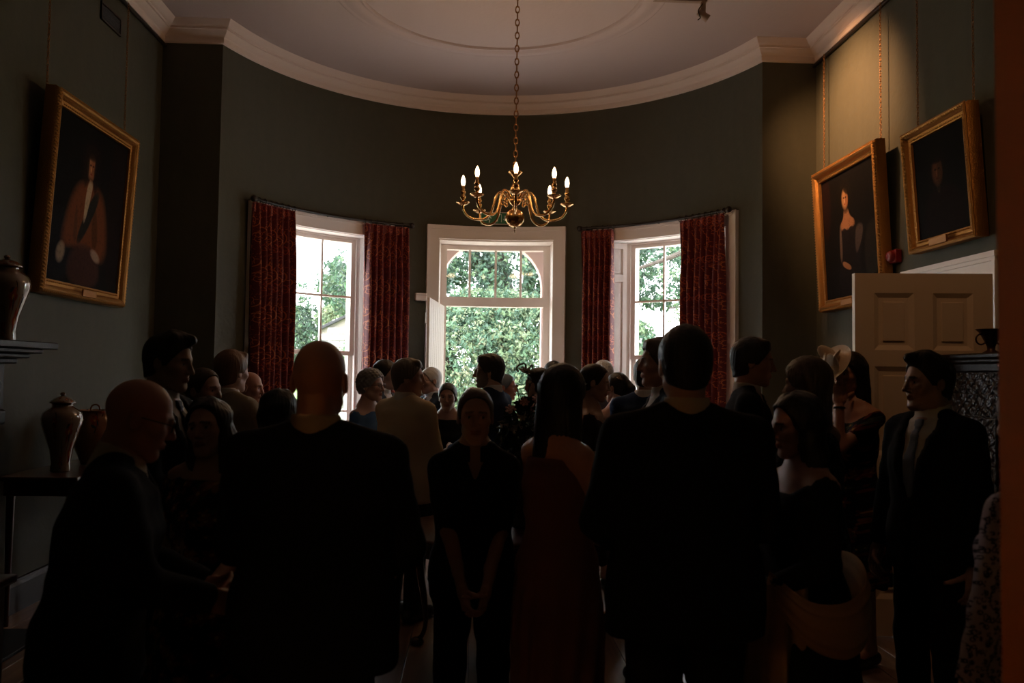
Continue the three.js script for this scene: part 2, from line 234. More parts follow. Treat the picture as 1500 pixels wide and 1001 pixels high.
{ const p = pol(0.95, BR - 0.03, 3.335);
  const t = thing('exit_sign', 'green emergency exit sign with white pictogram above the garden doorway', 'sign', [p.x, p.y, p.z], -0.95 * D2R);
  mesh('case', rbox(0.33, 0.14, 0.04, 0.006), M.white, t);
  const tex = canvasTex(512, 212, (c, w, h) => { c.fillStyle = '#0a6b47'; c.fillRect(0, 0, w, h); c.fillStyle = '#dfeee6'; c.fillRect(300, 30, 8, 150); c.fillRect(300, 30, 80, 8); c.fillRect(372, 30, 8, 150); c.beginPath(); c.arc(150, 52, 18, 0, 7); c.fill(); c.lineWidth = 18; c.lineCap = 'round'; c.strokeStyle = '#dfeee6'; for (const L of [[[150, 82], [130, 125]], [[130, 125], [160, 150], [150, 185]], [[130, 125], [95, 150], [70, 150]], [[150, 84], [185, 105]], [[150, 84], [110, 90], [95, 112]]]) { c.beginPath(); L.forEach(([x, y], i) => i ? c.lineTo(x, y) : c.moveTo(x, y)); c.stroke(); } c.lineWidth = 10; c.beginPath(); c.moveTo(440, 60); c.lineTo(440, 150); c.moveTo(415, 122); c.lineTo(440, 152); c.lineTo(465, 122); c.stroke(); });
  mesh('sign_face', new THREE.PlaneGeometry(0.315, 0.125).translate(0, 0, 0.0215), std(0xffffff, 0.35, { map: tex }), t); }

// ------------------------------------------------------------------ curtains
const damask = canvasTex(512, 512, (c, w, h) => {
  c.fillStyle = '#621a1e'; c.fillRect(0, 0, w, h); const r = rng(11); c.lineCap = 'round';
  const leaf = (x, y, a, L, col) => { c.save(); c.translate(x, y); c.rotate(a); c.fillStyle = col; c.beginPath(); c.moveTo(0, 0); c.quadraticCurveTo(L * 0.5, -L * 0.38, L, 0); c.quadraticCurveTo(L * 0.5, L * 0.2, 0, 0); c.fill(); c.restore(); };
  const spiral = (x, y, R, dir, ph, col, lw) => { c.strokeStyle = col; for (let t = 0; t < 46; t++) { const f = (q) => { const a = ph + dir * q / 46 * 9, rr = R * (1 - q / 50); return [x + Math.cos(a) * rr, y + Math.sin(a) * rr]; }; const A = f(t), B = f(t + 1); c.lineWidth = lw * (1.2 - t / 60); c.beginPath(); c.moveTo(...A); c.lineTo(...B); c.stroke(); if (t % 7 === 2) leaf(A[0], A[1], ph + dir * t / 46 * 9 + 0.5 * dir, R * 0.42, col); } };
  for (const dx of [-512, 0, 512]) for (const dy of [-512, 0, 512]) for (const [x, y, R, d, ph] of [[110, 120, 92, 1, 0], [330, 60, 70, -1, 2], [390, 270, 100, -1, 1], [170, 350, 86, 1, 3], [60, 470, 60, -1, 4], [440, 450, 66, 1, 5], [250, 200, 50, 1, 1], [280, 470, 56, -1, 0]]) spiral(x + dx, y + dy, R, d, ph, ['#b55a3c', '#c47348', '#a84a36'][(x + R) % 3], 11);
  for (let k = 0; k < 120; k++) leaf(r() * w, r() * h, r() * 6.28, 18 + r() * 26, ['#a3573a', '#8f4430', '#b8683f'][k % 3]);
  for (let k = 0; k < 5200; k++) { c.fillStyle = r() < 0.5 ? 'rgba(30,4,6,0.25)' : 'rgba(170,80,50,0.16)'; c.fillRect(r() * w, r() * h, 2, 3); }
}, [1, 1]);
damask.repeat.set(2.6, 2.6);
const curtainMat = new THREE.MeshPhysicalMaterial({ color: 0xffffff, map: damask, roughness: 0.62, sheen: 0.35, sheenRoughness: 0.5, sheenColor: lin(0.35, 0.08, 0.05), bumpMap: weaveBump, bumpScale: 0.0006 });
function curtain(a0, a1, folds, label, seed) {
  const t = thing('curtain', label, 'curtain', [0, 0, 0]); const r = rng(seed), n = folds * 12, m = 24, y0 = 0.03, y1 = 3.155, P = [], UVs = [], I = [];
  const ph = []; for (let k = 0; k <= folds; k++) ph.push([0.75 + 0.5 * r(), (r() - 0.5) * 0.5]);
  let al = 0;
  for (const back of [0, 1]) for (let j = 0; j <= m; j++) for (let i = 0; i <= n; i++) {
    const u = i / n, v = j / m, y = y1 - (y1 - y0) * v, f = u * folds, k = Math.min(folds, Math.floor(f)), q = f - k, w = ph[k][0] * (1 - q) + ph[Math.min(folds, k + 1)][0] * q;
    const amp = (0.022 + 0.03 * Math.min(1, v * 5)) * w, wave = Math.sin(f * 2 * Math.PI) + 0.25 * Math.sin(f * 4 * Math.PI + 1 + v) ;
    const spread = 1 + 0.04 * Math.sin(v * 3) * (u - 0.5), a = (a0 + a1) / 2 + (a1 - a0) * (u - 0.5) * spread + 0.35 * Math.cos(f * 2 * Math.PI + ph[k][1]) * Math.min(1, v * 5);
    const p = pol(a, BR - 0.105 + amp * wave + 0.006 * Math.sin(v * 9 + i * 0.2) + back * 0.006, y); P.push(p.x, p.y, p.z); UVs.push(u * folds * 0.2, y);
  }
  const N = (n + 1) * (m + 1), id = (b, i, j) => b * N + j * (n + 1) + i;
  for (let j = 0; j < m; j++) for (let i = 0; i < n; i++) { I.push(id(0, i, j), id(0, i, j + 1), id(0, i + 1, j), id(0, i + 1, j), id(0, i, j + 1), id(0, i + 1, j + 1)); I.push(id(1, i, j), id(1, i + 1, j), id(1, i, j + 1), id(1, i + 1, j), id(1, i + 1, j + 1), id(1, i, j + 1)); }
  for (let j = 0; j < m; j++) for (const i of [0, n]) { const A = id(0, i, j), B = id(0, i, j + 1), C = id(1, i, j + 1), D = id(1, i, j); I.push(A, B, C, A, C, D); }
  const g = new THREE.BufferGeometry(); g.setAttribute('position', new THREE.Float32BufferAttribute(P, 3)); g.setAttribute('uv', new THREE.Float32BufferAttribute(UVs, 2)); g.setIndex(I); g.computeVertexNormals();
  mesh('drape', g, curtainMat, t);
  mesh('heading_band', arcBox(Math.min(a0, a1) + 0.3, Math.max(a0, a1) - 0.3, 3.07, 3.165, BR - 0.098, BR - 0.088, undefined, undefined, 1), curtainMat, t);
  for (let k = 0; k <= folds; k++) { const p = pol(a0 + (a1 - a0) * k / folds, BR - 0.1, 3.185); mesh('curtain_ring', new THREE.TorusGeometry(0.026, 0.004, 6, 14).rotateY(Math.PI / 2 - (a0 + (a1 - a0) * k / folds) * D2R).translate(p.x, p.y, p.z), M.rail, t); }
}
curtain(-62.6, -51.0, 7, 'dark red damask curtain between the left wall corner and a tall window', 3);
curtain(-32.2, -20.8, 7, 'red and gold damask curtain between a tall window and the white sensor box', 4);
curtain(22.9, 31.2, 6, 'dark red damask curtain beside the white panelled shutter', 5);
curtain(48.9, 61.4, 7, 'dark red damask curtain beside the right return wall', 6);
for (const [a, b, label] of [[-62.4, -20.1, 'dark curved curtain pole over the window facing the stone gable'], [22.5, 62.7, 'dark curved curtain pole over the window with the panelled shutter']]) {
  const t = thing('curtain_pole', label, 'curtain pole'); const pts = []; for (let k = 0; k <= 24; k++) pts.push(pol(a + (b - a) * k / 24, BR - 0.1, 3.19));
  mesh('pole', tube(pts, 0.016, 60, 10), M.rail, t);
  for (const e of [a, b]) { const p = pol(e, BR - 0.1, 3.19); mesh('finial', new THREE.SphereGeometry(0.033, 18, 12).translate(p.x, p.y, p.z), M.rail, t); }
  for (const e of [a + 1.5, (a + b) / 2, b - 1.5]) { const p = pol(e, BR - 0.1, 3.19), q = pol(e, BR, 3.19); mesh('bracket', bar(p.toArray(), q.toArray(), 0.011), M.rail, t); }
}

// ------------------------------------------------------------------ room door on the right wall
function panelLeaf(t, W, H, T, rows, mat) {
  const st = 0.115, mid = W / 2, P = [box(0, st, 0, H, -T / 2, T / 2), box(W - st, W, 0, H, -T / 2, T / 2), ...rows.panels.map(([a, b]) => box(mid - 0.055, mid + 0.055, a, b, -T / 2, T / 2))];
  let y = 0; for (const [r0, r1] of rows.rails) P.push(box(st, W - st, r0, r1, -T / 2, T / 2));
  mesh('frame', P, mat, t);
  for (const [y0, y1] of rows.panels) for (const [x0, x1] of [[st, mid - 0.055], [mid + 0.055, W - st]]) {
    const g = [box(x0, x1, y0, y1, -T / 2 + 0.014, T / 2 - 0.014)];
    for (const s of [1, -1]) { // bevelled moulding then raised field
      const T0 = [], z0 = T / 2, z1 = T / 2 - 0.014, m = 0.03, R0 = [[x0, y0], [x1, y0], [x1, y1], [x0, y1]], R1 = [[x0 + m, y0 + m], [x1 - m, y0 + m], [x1 - m, y1 - m], [x0 + m, y1 - m]];
      for (let k = 0; k < 4; k++) { const a = [...R0[k], z0 * s], b = [...R0[(k + 1) % 4], z0 * s], c = [...R1[(k + 1) % 4], z1 * s], d = [...R1[k], z1 * s]; s > 0 ? T0.push(...a, ...b, ...c, ...a, ...c, ...d) : T0.push(...a, ...c, ...b, ...a, ...d, ...c); }
      g.push(fromTris(T0));
      const f = 0.055; g.push(rbox(x1 - x0 - 2 * f, y1 - y0 - 2 * f, 0.012, 0.004, (x0 + x1) / 2, (y0 + y1) / 2, s * (T / 2 - 0.012)));
    }
    mesh('panel', g, mat, t);
  }
}
{
  const h = onX(1449, 404, 3.12), f = onZ(1250, 398, 4.78);
  const dir = V3(f.x - 3.13, 0, -4.78 - (-4.69)), W = dir.length();
  const t = thing('panelled_door', 'cream six panelled door standing open below the small portrait', 'door', [3.13, 0.01, -4.69], Math.atan2(-dir.z, dir.x));
  panelLeaf(t, W, 2.19, 0.045, { rails: [[0, 0.22], [0.92, 1.08], [1.62, 1.72], [2.07, 2.19]].slice(0, 4), panels: [[0.22, 0.92], [1.08, 1.62], [1.72, 2.07]] }, M.doorpaint);
  for (const y of [0.3, 1.1, 1.9]) mesh('hinge', bar([0, y - 0.05, 0], [0, y + 0.05, 0], 0.011), M.brass, t);
  for (const s of [1, -1]) mesh('door_knob', [lathe([[0, 0], [0.026, 0], [0.026, 0.006], [0.01, 0.01], [0.01, 0.035], [0.026, 0.045], [0.03, 0.06], [0.02, 0.075], [0, 0.078]], 20).rotateX(s * Math.PI / 2).translate(W - 0.06, 1.0, s * 0.0225)], M.brass, t);
  const g = structGroup('door_2'), z0 = RD0 - 0.16, z1 = onX(1460, 372, XR - 0.03).z, yt = 2.35;
  mesh('architrave', [box(XR - 0.03, XR, 0, RDH, z0, RD0 + 0.01), box(XR - 0.03, XR, 0, RDH, RD1 - 0.01, z1), box(XR - 0.03, XR, RDH - 0.01, yt - 0.02, z0, z1), box(XR - 0.05, XR, yt - 0.035, yt, z0 - 0.02, z1 + 0.005), box(XR - 0.042, XR, yt - 0.06, yt - 0.035, z0 - 0.01, z1), box(XR - 0.045, XR - 0.03, 0, yt - 0.06, z1 - 0.03, z1)], M.white, g);
  mesh('jamb_lining', [box(XR, XR + 0.4, 0, RDH, RD0, RD0 + 0.02), box(XR, XR + 0.4, 0, RDH, RD1 - 0.02, RD1), box(XR, XR + 0.4, RDH - 0.02, RDH, RD0, RD1)], M.white, g);
}
{ const p = onX(1310, 376, XR - 0.035);
  const t = thing('fire_sounder', 'small red fire alarm sounder on the wall between two portraits', 'alarm', [XR - 0.001, p.y, p.z], -Math.PI / 2);
  mesh('back_box', rbox(0.10, 0.10, 0.05, 0.008, 0, 0, 0.026), M.red, t); mesh('horn', lathe([[0.042, 0], [0.042, 0.02], [0.034, 0.035], [0.015, 0.035], [0.012, 0.03], [0, 0.03]], 20).rotateX(Math.PI / 2).translate(0, 0, 0.05), M.red, t); }
{ const a = onX(147, 10, XL), b = onX(175, 45, XL);
  const t = thing('air_grille', 'narrow dark ventilation grille high on the left wall under the cornice', 'vent', [XL, (a.y + b.y) / 2, (a.z + b.z) / 2], Math.PI / 2);
  const L = 0.34; mesh('frame', [box(-L / 2, L / 2, 0.055, 0.07, 0, 0.015), box(-L / 2, L / 2, -0.07, -0.055, 0, 0.015), box(-L / 2, -L / 2 + 0.015, -0.07, 0.07, 0, 0.015), box(L / 2 - 0.015, L / 2, -0.07, 0.07, 0, 0.015), box(-L / 2, L / 2, -0.07, 0.07, 0, 0.003)], M.rail, t);
  for (let k = 0; k < 9; k++) mesh('slat', box(-L / 2 + 0.015, L / 2 - 0.015, -0.003, 0.003, -0.004, 0.006).rotateX(0.6).translate(0, -0.048 + k * 0.012, 0.008), M.rail, t); }

// ------------------------------------------------------------------ portraits
function chainGeo(len, link = 0.026, rad = 0.0075, wire = 0.0022) { const g = [], n = Math.ceil(len / (link * 0.78)); for (let k = 0; k < n; k++) { const q = new THREE.TorusGeometry(rad, wire, 4, 8).scale(1, 1.7, 1); if (k % 2) q.rotateY(Math.PI / 2); g.push(q.translate(0, -k * link * 0.78, 0)); } return join(g); }
function blob(c, x, y, rx, ry, col, rot = 0) { c.fillStyle = col; c.globalAlpha = 0.16; for (let k = 9; k >= 0; k--) { const q = 0.72 + k * 0.055; c.beginPath(); c.ellipse(x, y, rx * q, ry * q, rot, 0, Math.PI * 2); c.fill(); } c.globalAlpha = 1; }
function poly(c, pts, col) { const cx = pts.reduce((a, q) => a + q[0], 0) / pts.length, cy = pts.reduce((a, q) => a + q[1], 0) / pts.length; c.fillStyle = col; c.globalAlpha = 0.17; for (let k = 9; k >= 0; k--) { const q = 0.86 + k * 0.027; c.beginPath(); const P = pts.map(([x, y]) => [cx + (x - cx) * q, cy + (y - cy) * q]), n = P.length; for (let i = 0; i < n; i++) { const a = P[i], b = P[(i + 1) % n], m = [(a[0] + b[0]) / 2, (a[1] + b[1]) / 2]; i ? c.quadraticCurveTo(a[0], a[1], m[0], m[1]) : c.moveTo(...m); } c.quadraticCurveTo(P[0][0], P[0][1], (P[0][0] + P[1][0]) / 2, (P[0][1] + P[1][1]) / 2); c.fill(); } c.globalAlpha = 1; }
function craquelure(c, w, h, seed) { const r = rng(seed); for (let k = 0; k < 2600; k++) { c.fillStyle = r() < 0.5 ? 'rgba(0,0,0,0.10)' : 'rgba(120,80,50,0.05)'; c.fillRect(r() * w, r() * h, 2 + r() * 7, 2 + r() * 5); } }
function portrait(name, label, W, H, paint, pos, face, tilt, chains, rich, seed) {
  const t = thing(name, label, 'painting', pos); t.rotation.order = 'YXZ'; t.rotation.set(tilt, face, 0);
  const fw = rich ? 0.105 : 0.085, iw = W - 2 * fw, ih = H - 2 * fw;
  mesh('canvas', new THREE.BoxGeometry(iw + 0.02, ih + 0.02, 0.012).translate(0, 0, 0.012), [M.black, M.black, M.black, M.black, new THREE.MeshPhysicalMaterial({ color: 0xffffff, roughness: 0.8, specularIntensity: 0.2, map: canvasTex(448, Math.round(448 * ih / iw), (c, w, h) => { paint(c, w, h); craquelure(c, w, h, seed); }), bumpMap: weaveBump, bumpScale: 0.0006 }), M.black], t);
  // carved and gilded moulding
  const prof = [[0, 0.018], [0.004, 0.034], [0.014, 0.036], [0.02, 0.028], [0.04, 0.03], [0.052, 0.052], [0.062, 0.064], [0.074, 0.068], [0.086, 0.06], [fw - 0.008, 0.05], [fw, 0.036], [fw, -0.03]];
  for (let k = 0; k < 4; k++) {
    const T = [], C = (u, v, e) => { const sx = [-1, 1, 1, -1][e], sy = [-1, -1, 1, 1][e]; return [sx * (iw / 2 + u), sy * (ih / 2 + u), v]; };
    for (let j = 0; j < prof.length - 1; j++) { const a = C(...prof[j], k), b = C(...prof[j], (k + 1) % 4), c2 = C(...prof[j + 1], (k + 1) % 4), d = C(...prof[j + 1], k); T.push(...a, ...c2, ...b, ...a, ...d, ...c2); }
    const rail = mesh('frame_rail', uvBox(toCreasedNormals(fromTris(T), 0.6)), M.gilt, t);
    const beads = [], horiz = k % 2 === 0, L = (horiz ? iw : ih) + 2 * fw - 0.03, step = 0.024, n = Math.floor(L / step);
    for (let i = 0; i < n; i++) { const s = -L / 2 + (i + 0.5) * L / n; for (const [u, v, sc] of [[fw - 0.018, 0.058, 0.0115], [0.017, 0.036, 0.0055]]) { if (u < 0.03 && Math.abs(s) > (horiz ? iw : ih) / 2) continue; const q = new THREE.IcosahedronGeometry(sc, 0); horiz ? q.scale(0.72, 1.35, 1) : q.scale(1.35, 0.72, 1); q.rotateZ(horiz ? 0.5 : -0.5); q.translate(horiz ? s : (k === 1 ? 1 : -1) * (iw / 2 + u), horiz ? (k === 2 ? 1 : -1) * (ih / 2 + u) : s, v); beads.push(q); } }
    const cb = mesh('carved_beading', beads, M.gilt, rail); cb.userData.kind = 'stuff';
  }
  mesh('backing', box(-W / 2 + 0.01, W / 2 - 0.01, -H / 2 + 0.01, H / 2 - 0.01, -0.035, 0.004), M.black, t);
  const pl = mesh('name_plaque', rbox(0.2, 0.05, 0.012, 0.004, 0, -H / 2 + fw / 2, 0.07), M.giltdark, t);
  for (const x of chains) { const wy = (YB - 0.045 - pos[1]); mesh('hanging_chain', chainGeo(wy - H / 2 + 0.03).translate(x, wy, 0).applyMatrix4(new THREE.Matrix4().makeRotationX(-tilt)).translate(0, 0, -0.02), M.darkbrass, t); }
  return t;
}
const paintCoat = (c, w, h) => {
  c.fillStyle = '#0c0807'; c.fillRect(0, 0, w, h); poly(c, [[w * 0.72, 0], [w, 0], [w, h], [w * 0.8, h]], '#1a0a08'); poly(c, [[0, h * 0.55], [w * 0.3, h * 0.6], [w * 0.3, h], [0, h]], '#151a20');
  blob(c, w * 0.47, h * 0.26, w * 0.13, h * 0.17, '#1c0f0a');
  poly(c, [[w * 0.38, h * 0.36], [w * 0.60, h * 0.36], [w * 0.72, h * 0.46], [w * 0.8, h * 0.76], [w * 0.68, h * 0.84], [w * 0.6, h * 0.75], [w * 0.3, h * 0.77], [w * 0.16, h * 0.78], [w * 0.2, h * 0.58], [w * 0.28, h * 0.42]], '#7d4424');
  poly(c, [[w * 0.58, h * 0.45], [w * 0.66, h * 0.72], [w * 0.58, h * 0.76], [w * 0.54, h * 0.6]], '#4c2714'); poly(c, [[w * 0.32, h * 0.45], [w * 0.37, h * 0.73], [w * 0.3, h * 0.74]], '#54301b');
  poly(c, [[w * 0.3, h * 0.74], [w * 0.66, h * 0.74], [w * 0.74, h], [w * 0.24, h]], '#4a2a26');
  poly(c, [[w * 0.55, h * 0.38], [w * 0.64, h * 0.42], [w * 0.42, h * 0.74], [w * 0.34, h * 0.72]], '#10171a');
  poly(c, [[w * 0.44, h * 0.34], [w * 0.52, h * 0.34], [w * 0.50, h * 0.44], [w * 0.45, h * 0.6], [w * 0.42, h * 0.6]], '#c0a98a');
  blob(c, w * 0.475, h * 0.255, w * 0.058, h * 0.075, '#b97850'); blob(c, w * 0.50, h * 0.26, w * 0.03, h * 0.06, '#8a5236'); blob(c, w * 0.46, h * 0.245, w * 0.01, h * 0.006, '#2a130c'); blob(c, w * 0.497, h * 0.245, w * 0.01, h * 0.006, '#2a130c'); blob(c, w * 0.478, h * 0.298, w * 0.014, h * 0.005, '#7c2f22'); blob(c, w * 0.472, h * 0.268, w * 0.009, h * 0.018, '#c98a60');
  blob(c, w * 0.41, h * 0.26, w * 0.03, h * 0.11, '#1d100b'); blob(c, w * 0.55, h * 0.27, w * 0.034, h * 0.12, '#1a0e0a'); blob(c, w * 0.48, h * 0.165, w * 0.085, h * 0.045, '#20120c');
  blob(c, w * 0.17, h * 0.82, w * 0.05, h * 0.06, '#a58a74', 0.3); blob(c, w * 0.63, h * 0.79, w * 0.07, h * 0.03, '#a88c76', 0.4);
};
const paintLady = (c, w, h) => {
  c.fillStyle = '#0b0706'; c.fillRect(0, 0, w, h); poly(c, [[w * 0.78, h * 0.5], [w, h * 0.45], [w, h * 0.9], [w * 0.75, h * 0.9]], '#231d1a'); poly(c, [[0, 0], [w * 0.2, 0], [w * 0.15, h * 0.5], [0, h * 0.5]], '#1b0c08');
  poly(c, [[w * 0.36, h * 0.42], [w * 0.6, h * 0.42], [w * 0.8, h * 0.52], [w * 0.66, h * 0.68], [w * 0.72, h], [w * 0.22, h], [w * 0.34, h * 0.66]], '#15110f');
  poly(c, [[w * 0.42, h * 0.3], [w * 0.51, h * 0.3], [w * 0.53, h * 0.37], [w * 0.62, h * 0.41], [w * 0.6, h * 0.47], [w * 0.36, h * 0.47], [w * 0.34, h * 0.42], [w * 0.42, h * 0.37]], '#a86f4b');
  poly(c, [[w * 0.37, h * 0.47], [w * 0.43, h * 0.45], [w * 0.48, h * 0.49], [w * 0.53, h * 0.45], [w * 0.6, h * 0.47], [w * 0.58, h * 0.6], [w * 0.4, h * 0.6]], '#171411'); 
  poly(c, [[w * 0.33, h * 0.42], [w * 0.37, h * 0.43], [w * 0.36, h * 0.72], [w * 0.31, h * 0.7]], '#5c5044'); poly(c, [[w * 0.62, h * 0.45], [w * 0.78, h * 0.47], [w * 0.7, h * 0.62], [w * 0.6, h * 0.7]], '#463c33'); poly(c, [[w * 0.36, h * 0.7], [w * 0.52, h * 0.76], [w * 0.5, h * 0.8], [w * 0.35, h * 0.75]], '#9a684a');
  blob(c, w * 0.46, h * 0.2, w * 0.11, h * 0.12, '#140c09'); blob(c, w * 0.455, h * 0.225, w * 0.055, h * 0.075, '#c08a62'); blob(c, w * 0.49, h * 0.23, w * 0.025, h * 0.06, '#8e5a3c'); blob(c, w * 0.44, h * 0.215, w * 0.011, h * 0.006, '#25120b'); blob(c, w * 0.478, h * 0.215, w * 0.011, h * 0.006, '#25120b'); blob(c, w * 0.455, h * 0.268, w * 0.014, h * 0.005, '#8e3226'); blob(c, w * 0.452, h * 0.238, w * 0.008, h * 0.017, '#d09a70'); blob(c, w * 0.5, h * 0.16, w * 0.06, h * 0.03, '#120a07', 0.5);
};
const paintDark = (c, w, h) => {
  c.fillStyle = '#0a0706'; c.fillRect(0, 0, w, h); poly(c, [[w * 0.3, h * 0.55], [w * 0.62, h * 0.52], [w * 0.86, h * 0.66], [w * 0.92, h], [w * 0.1, h], [w * 0.16, h * 0.68]], '#160c09'); poly(c, [[w * 0.4, h * 0.5], [w * 0.5, h * 0.5], [w * 0.46, h * 0.62]], '#4a382b');
  blob(c, w * 0.45, h * 0.36, w * 0.15, h * 0.2, '#120b08'); blob(c, w * 0.44, h * 0.38, w * 0.09, h * 0.125, '#5f3a26'); blob(c, w * 0.49, h * 0.39, w * 0.05, h * 0.11, '#402618'); blob(c, w * 0.41, h * 0.36, w * 0.018, h * 0.009, '#160b07'); blob(c, w * 0.48, h * 0.36, w * 0.018, h * 0.009, '#160b07'); blob(c, w * 0.44, h * 0.45, w * 0.03, h * 0.008, '#3d1a13'); blob(c, w * 0.435, h * 0.4, w * 0.013, h * 0.03, '#6d4630'); blob(c, w * 0.45, h * 0.25, w * 0.11, h * 0.05, '#0f0907');
};
portrait('portrait_painting', 'gilt framed portrait of a figure in a russet coat on the left wall', 1.25, 1.36, paintCoat, [XL + 0.075, 2.72, -5.875], Math.PI / 2, 0.055, [0.60, -0.56], true, 1);
portrait('portrait_painting', 'gilt framed portrait of a pale figure in a low dark gown behind the open door', 1.14, 1.26, paintLady, [XR - 0.075, 2.775, -6.48], -Math.PI / 2, 0.055, [-0.55, 0.46], true, 2);
portrait('portrait_painting', 'small gilt framed very dark portrait above the cream panelled door', 0.76, 0.86, paintDark, [XR - 0.075, 2.88, -5.16], -Math.PI / 2, 0.07, [-0.34, 0.3], false, 3);

// ------------------------------------------------------------------ chandelier
{
  const cx = onZ(755, 250, 6.45).x, cz = -6.45;
  const t = thing('chandelier', 'brass eight armed chandelier with lit candle bulbs hanging on a chain', 'chandelier', [cx, 0, cz]);
  mesh('chain', chainGeo(YC - 3.26, 0.07, 0.0165, 0.005).translate(0, YC - 0.05, 0), M.darkbrass, t);
  mesh('ceiling_rose', lathe([[0, YC], [0.07, YC], [0.068, YC - 0.015], [0.04, YC - 0.035], [0.015, YC - 0.05], [0, YC - 0.05]], 24), M.brass, t);
  mesh('shaft', lathe([[0, 2.90], [0.02, 2.905], [0.034, 2.93], [0.02, 2.95], [0.016, 2.97], [0.044, 2.99], [0.05, 3.01], [0.046, 3.03], [0.022, 3.05], [0.02, 3.075], [0.034, 3.10], [0.038, 3.13], [0.024, 3.16], [0.014, 3.18], [0.013, 3.205], [0.03, 3.22], [0.058, 3.245], [0.06, 3.25], [0.056, 3.252], [0.02, 3.25], [0.01, 3.265], [0.008, 3.3], [0, 3.302]], 28).translate(0, -0.045, 0), M.brass, t);
  mesh('hanging_ring', new THREE.TorusGeometry(0.02, 0.005, 8, 18).translate(0, 3.27, 0), M.brass, t);
  const ball = new THREE.SphereGeometry(0.077, 64, 32), bp = ball.attributes.position;
  for (let i = 0; i < bp.count; i++) { const x = bp.getX(i), y = bp.getY(i), z = bp.getZ(i), a = Math.atan2(z, x), k = 1 + 0.035 * (Math.abs(Math.cos(a * 8)) - 0.6) * Math.sqrt(Math.max(0, 1 - (y / 0.077) ** 2)); bp.setXYZ(i, x * k, y, z * k); }
  ball.computeVertexNormals(); const bm = mesh('ball', ball.translate(0, 2.826, 0), M.brass, t);
  mesh('finial', lathe([[0, 2.70], [0.004, 2.705], [0.006, 2.725], [0.003, 2.735], [0.012, 2.748], [0.014, 2.756], [0.006, 2.764], [0, 2.765]], 16), M.brass, bm);
  const R = 0.425, bulbMat = new THREE.MeshStandardMaterial({ color: lin(1, 0.9, 0.75), emissive: lin(1.0, 0.72, 0.42), emissiveIntensity: 5.5, roughness: 0.3 });
  for (let k = 0; k < 8; k++) {
    const a = (k * 45 + 2) * D2R, place = (g) => g.rotateY(-a).clone();
    const P = [[0.03, 3.015], [0.06, 3.05], [0.095, 3.085], [0.13, 3.085], [0.155, 3.05], [0.175, 2.98], [0.205, 2.90], [0.255, 2.865], [0.32, 2.862], [0.38, 2.885], [0.415, 2.93], [R, 2.975]].map(([r, y]) => V3(r, y, 0)), drop = -0.05;
    const arm = mesh('arm', [tube(P, 0.0095, 56, 8), tube([[0.085, 3.035, 0], [0.11, 3.03, 0], [0.118, 3.0, 0], [0.1, 2.985, 0], [0.085, 2.998, 0], [0.095, 3.012, 0]].map((q) => V3(...q)), 0.006, 24, 6), new THREE.SphereGeometry(0.0105, 10, 8).translate(0.085, 3.035, 0)].map((g) => g.translate(0, drop, 0)).map(place), M.brass, t);
    const at = (g) => g.translate(R, drop, 0).rotateY(-a);
    mesh('drip_pan', at(lathe([[0, 2.972], [0.012, 2.972], [0.03, 2.98], [0.05, 2.992], [0.056, 2.998], [0.054, 3.001], [0.03, 2.99], [0.012, 2.988], [0, 2.988]], 28)), M.brass, arm);
    mesh('candle_holder', at(lathe([[0, 2.985], [0.018, 2.988], [0.022, 3.0], [0.014, 3.012], [0.012, 3.02], [0.022, 3.035], [0.024, 3.046], [0.016, 3.06], [0.013, 3.068], [0.02, 3.078], [0.019, 3.09], [0.0135, 3.098], [0.0135, 3.135], [0, 3.135]], 20)), M.brass, arm);
    mesh('bulb', at(lathe([[0.010, 3.132], [0.0125, 3.14], [0.0175, 3.158], [0.0185, 3.17], [0.0165, 3.188], [0.011, 3.207], [0.005, 3.22], [0, 3.225]], 20)), bulbMat, arm);
    const L = new THREE.PointLight(WARM, LIGHT.bulb * 4, 0, 2); L.position.set(R * Math.cos(a), 3.175 + drop, R * Math.sin(a)); L.castShadow = true; L.name = 'bulb_light'; t.add(L);
  }
}
// ------------------------------------------------------------------ ceiling spotlights that light the right wall
function spotlight(label, pos, target, power, angle) {
  const t = thing('ceiling_spotlight', label, 'spotlight', pos);
  const can = std(lin(0.30, 0.20, 0.14), 0.5);
  mesh('track', box(-0.42, 0.03, -0.03, 0, -0.02, 0.02), can, t);
  mesh('stem', bar([0, -0.12, 0], [0, -0.02, 0], 0.022, 14), can, t);
  const d = V3(...target).sub(V3(pos[0], pos[1] - 0.14, pos[2])).normalize(), q = new THREE.Quaternion().setFromUnitVectors(V3(0, -1, 0), d);
  const head = mesh('lamp_head', lathe([[0, 0.05], [0.022, 0.05], [0.028, 0.03], [0.034, -0.05], [0.03, -0.05], [0.024, 0.02], [0, 0.022]], 24).applyQuaternion(q).translate(0, -0.14, 0), can, t);
  mesh('lamp_lens', new THREE.CylinderGeometry(0.026, 0.026, 0.004, 20).translate(0, -0.03, 0).applyQuaternion(q).translate(0, -0.14, 0), new THREE.MeshStandardMaterial({ color: 0xffffff, emissive: lin(1, 0.7, 0.42), emissiveIntensity: 4 }), head);
  mesh('cable', tube([[-0.01, -0.05, 0.02], [-0.05, -0.12, 0.03], [-0.03, -0.17, 0.02], [-0.05, -0.19, 0.02]].map((p) => V3(...p)), 0.005, 20, 6), M.rail, t);
  const L = new THREE.SpotLight(SPOTC, power, 0, angle, 1, 2); L.position.set(d.x * 0.06, -0.14 + d.y * 0.06, d.z * 0.06); L.target.position.set(target[0] - pos[0], target[1] - pos[1], target[2] - pos[2]); L.castShadow = true; L.shadow.radius = 2; L.name = 'spot_beam'; t.add(L); t.add(L.target); L.target.name = 'spot_target';
}
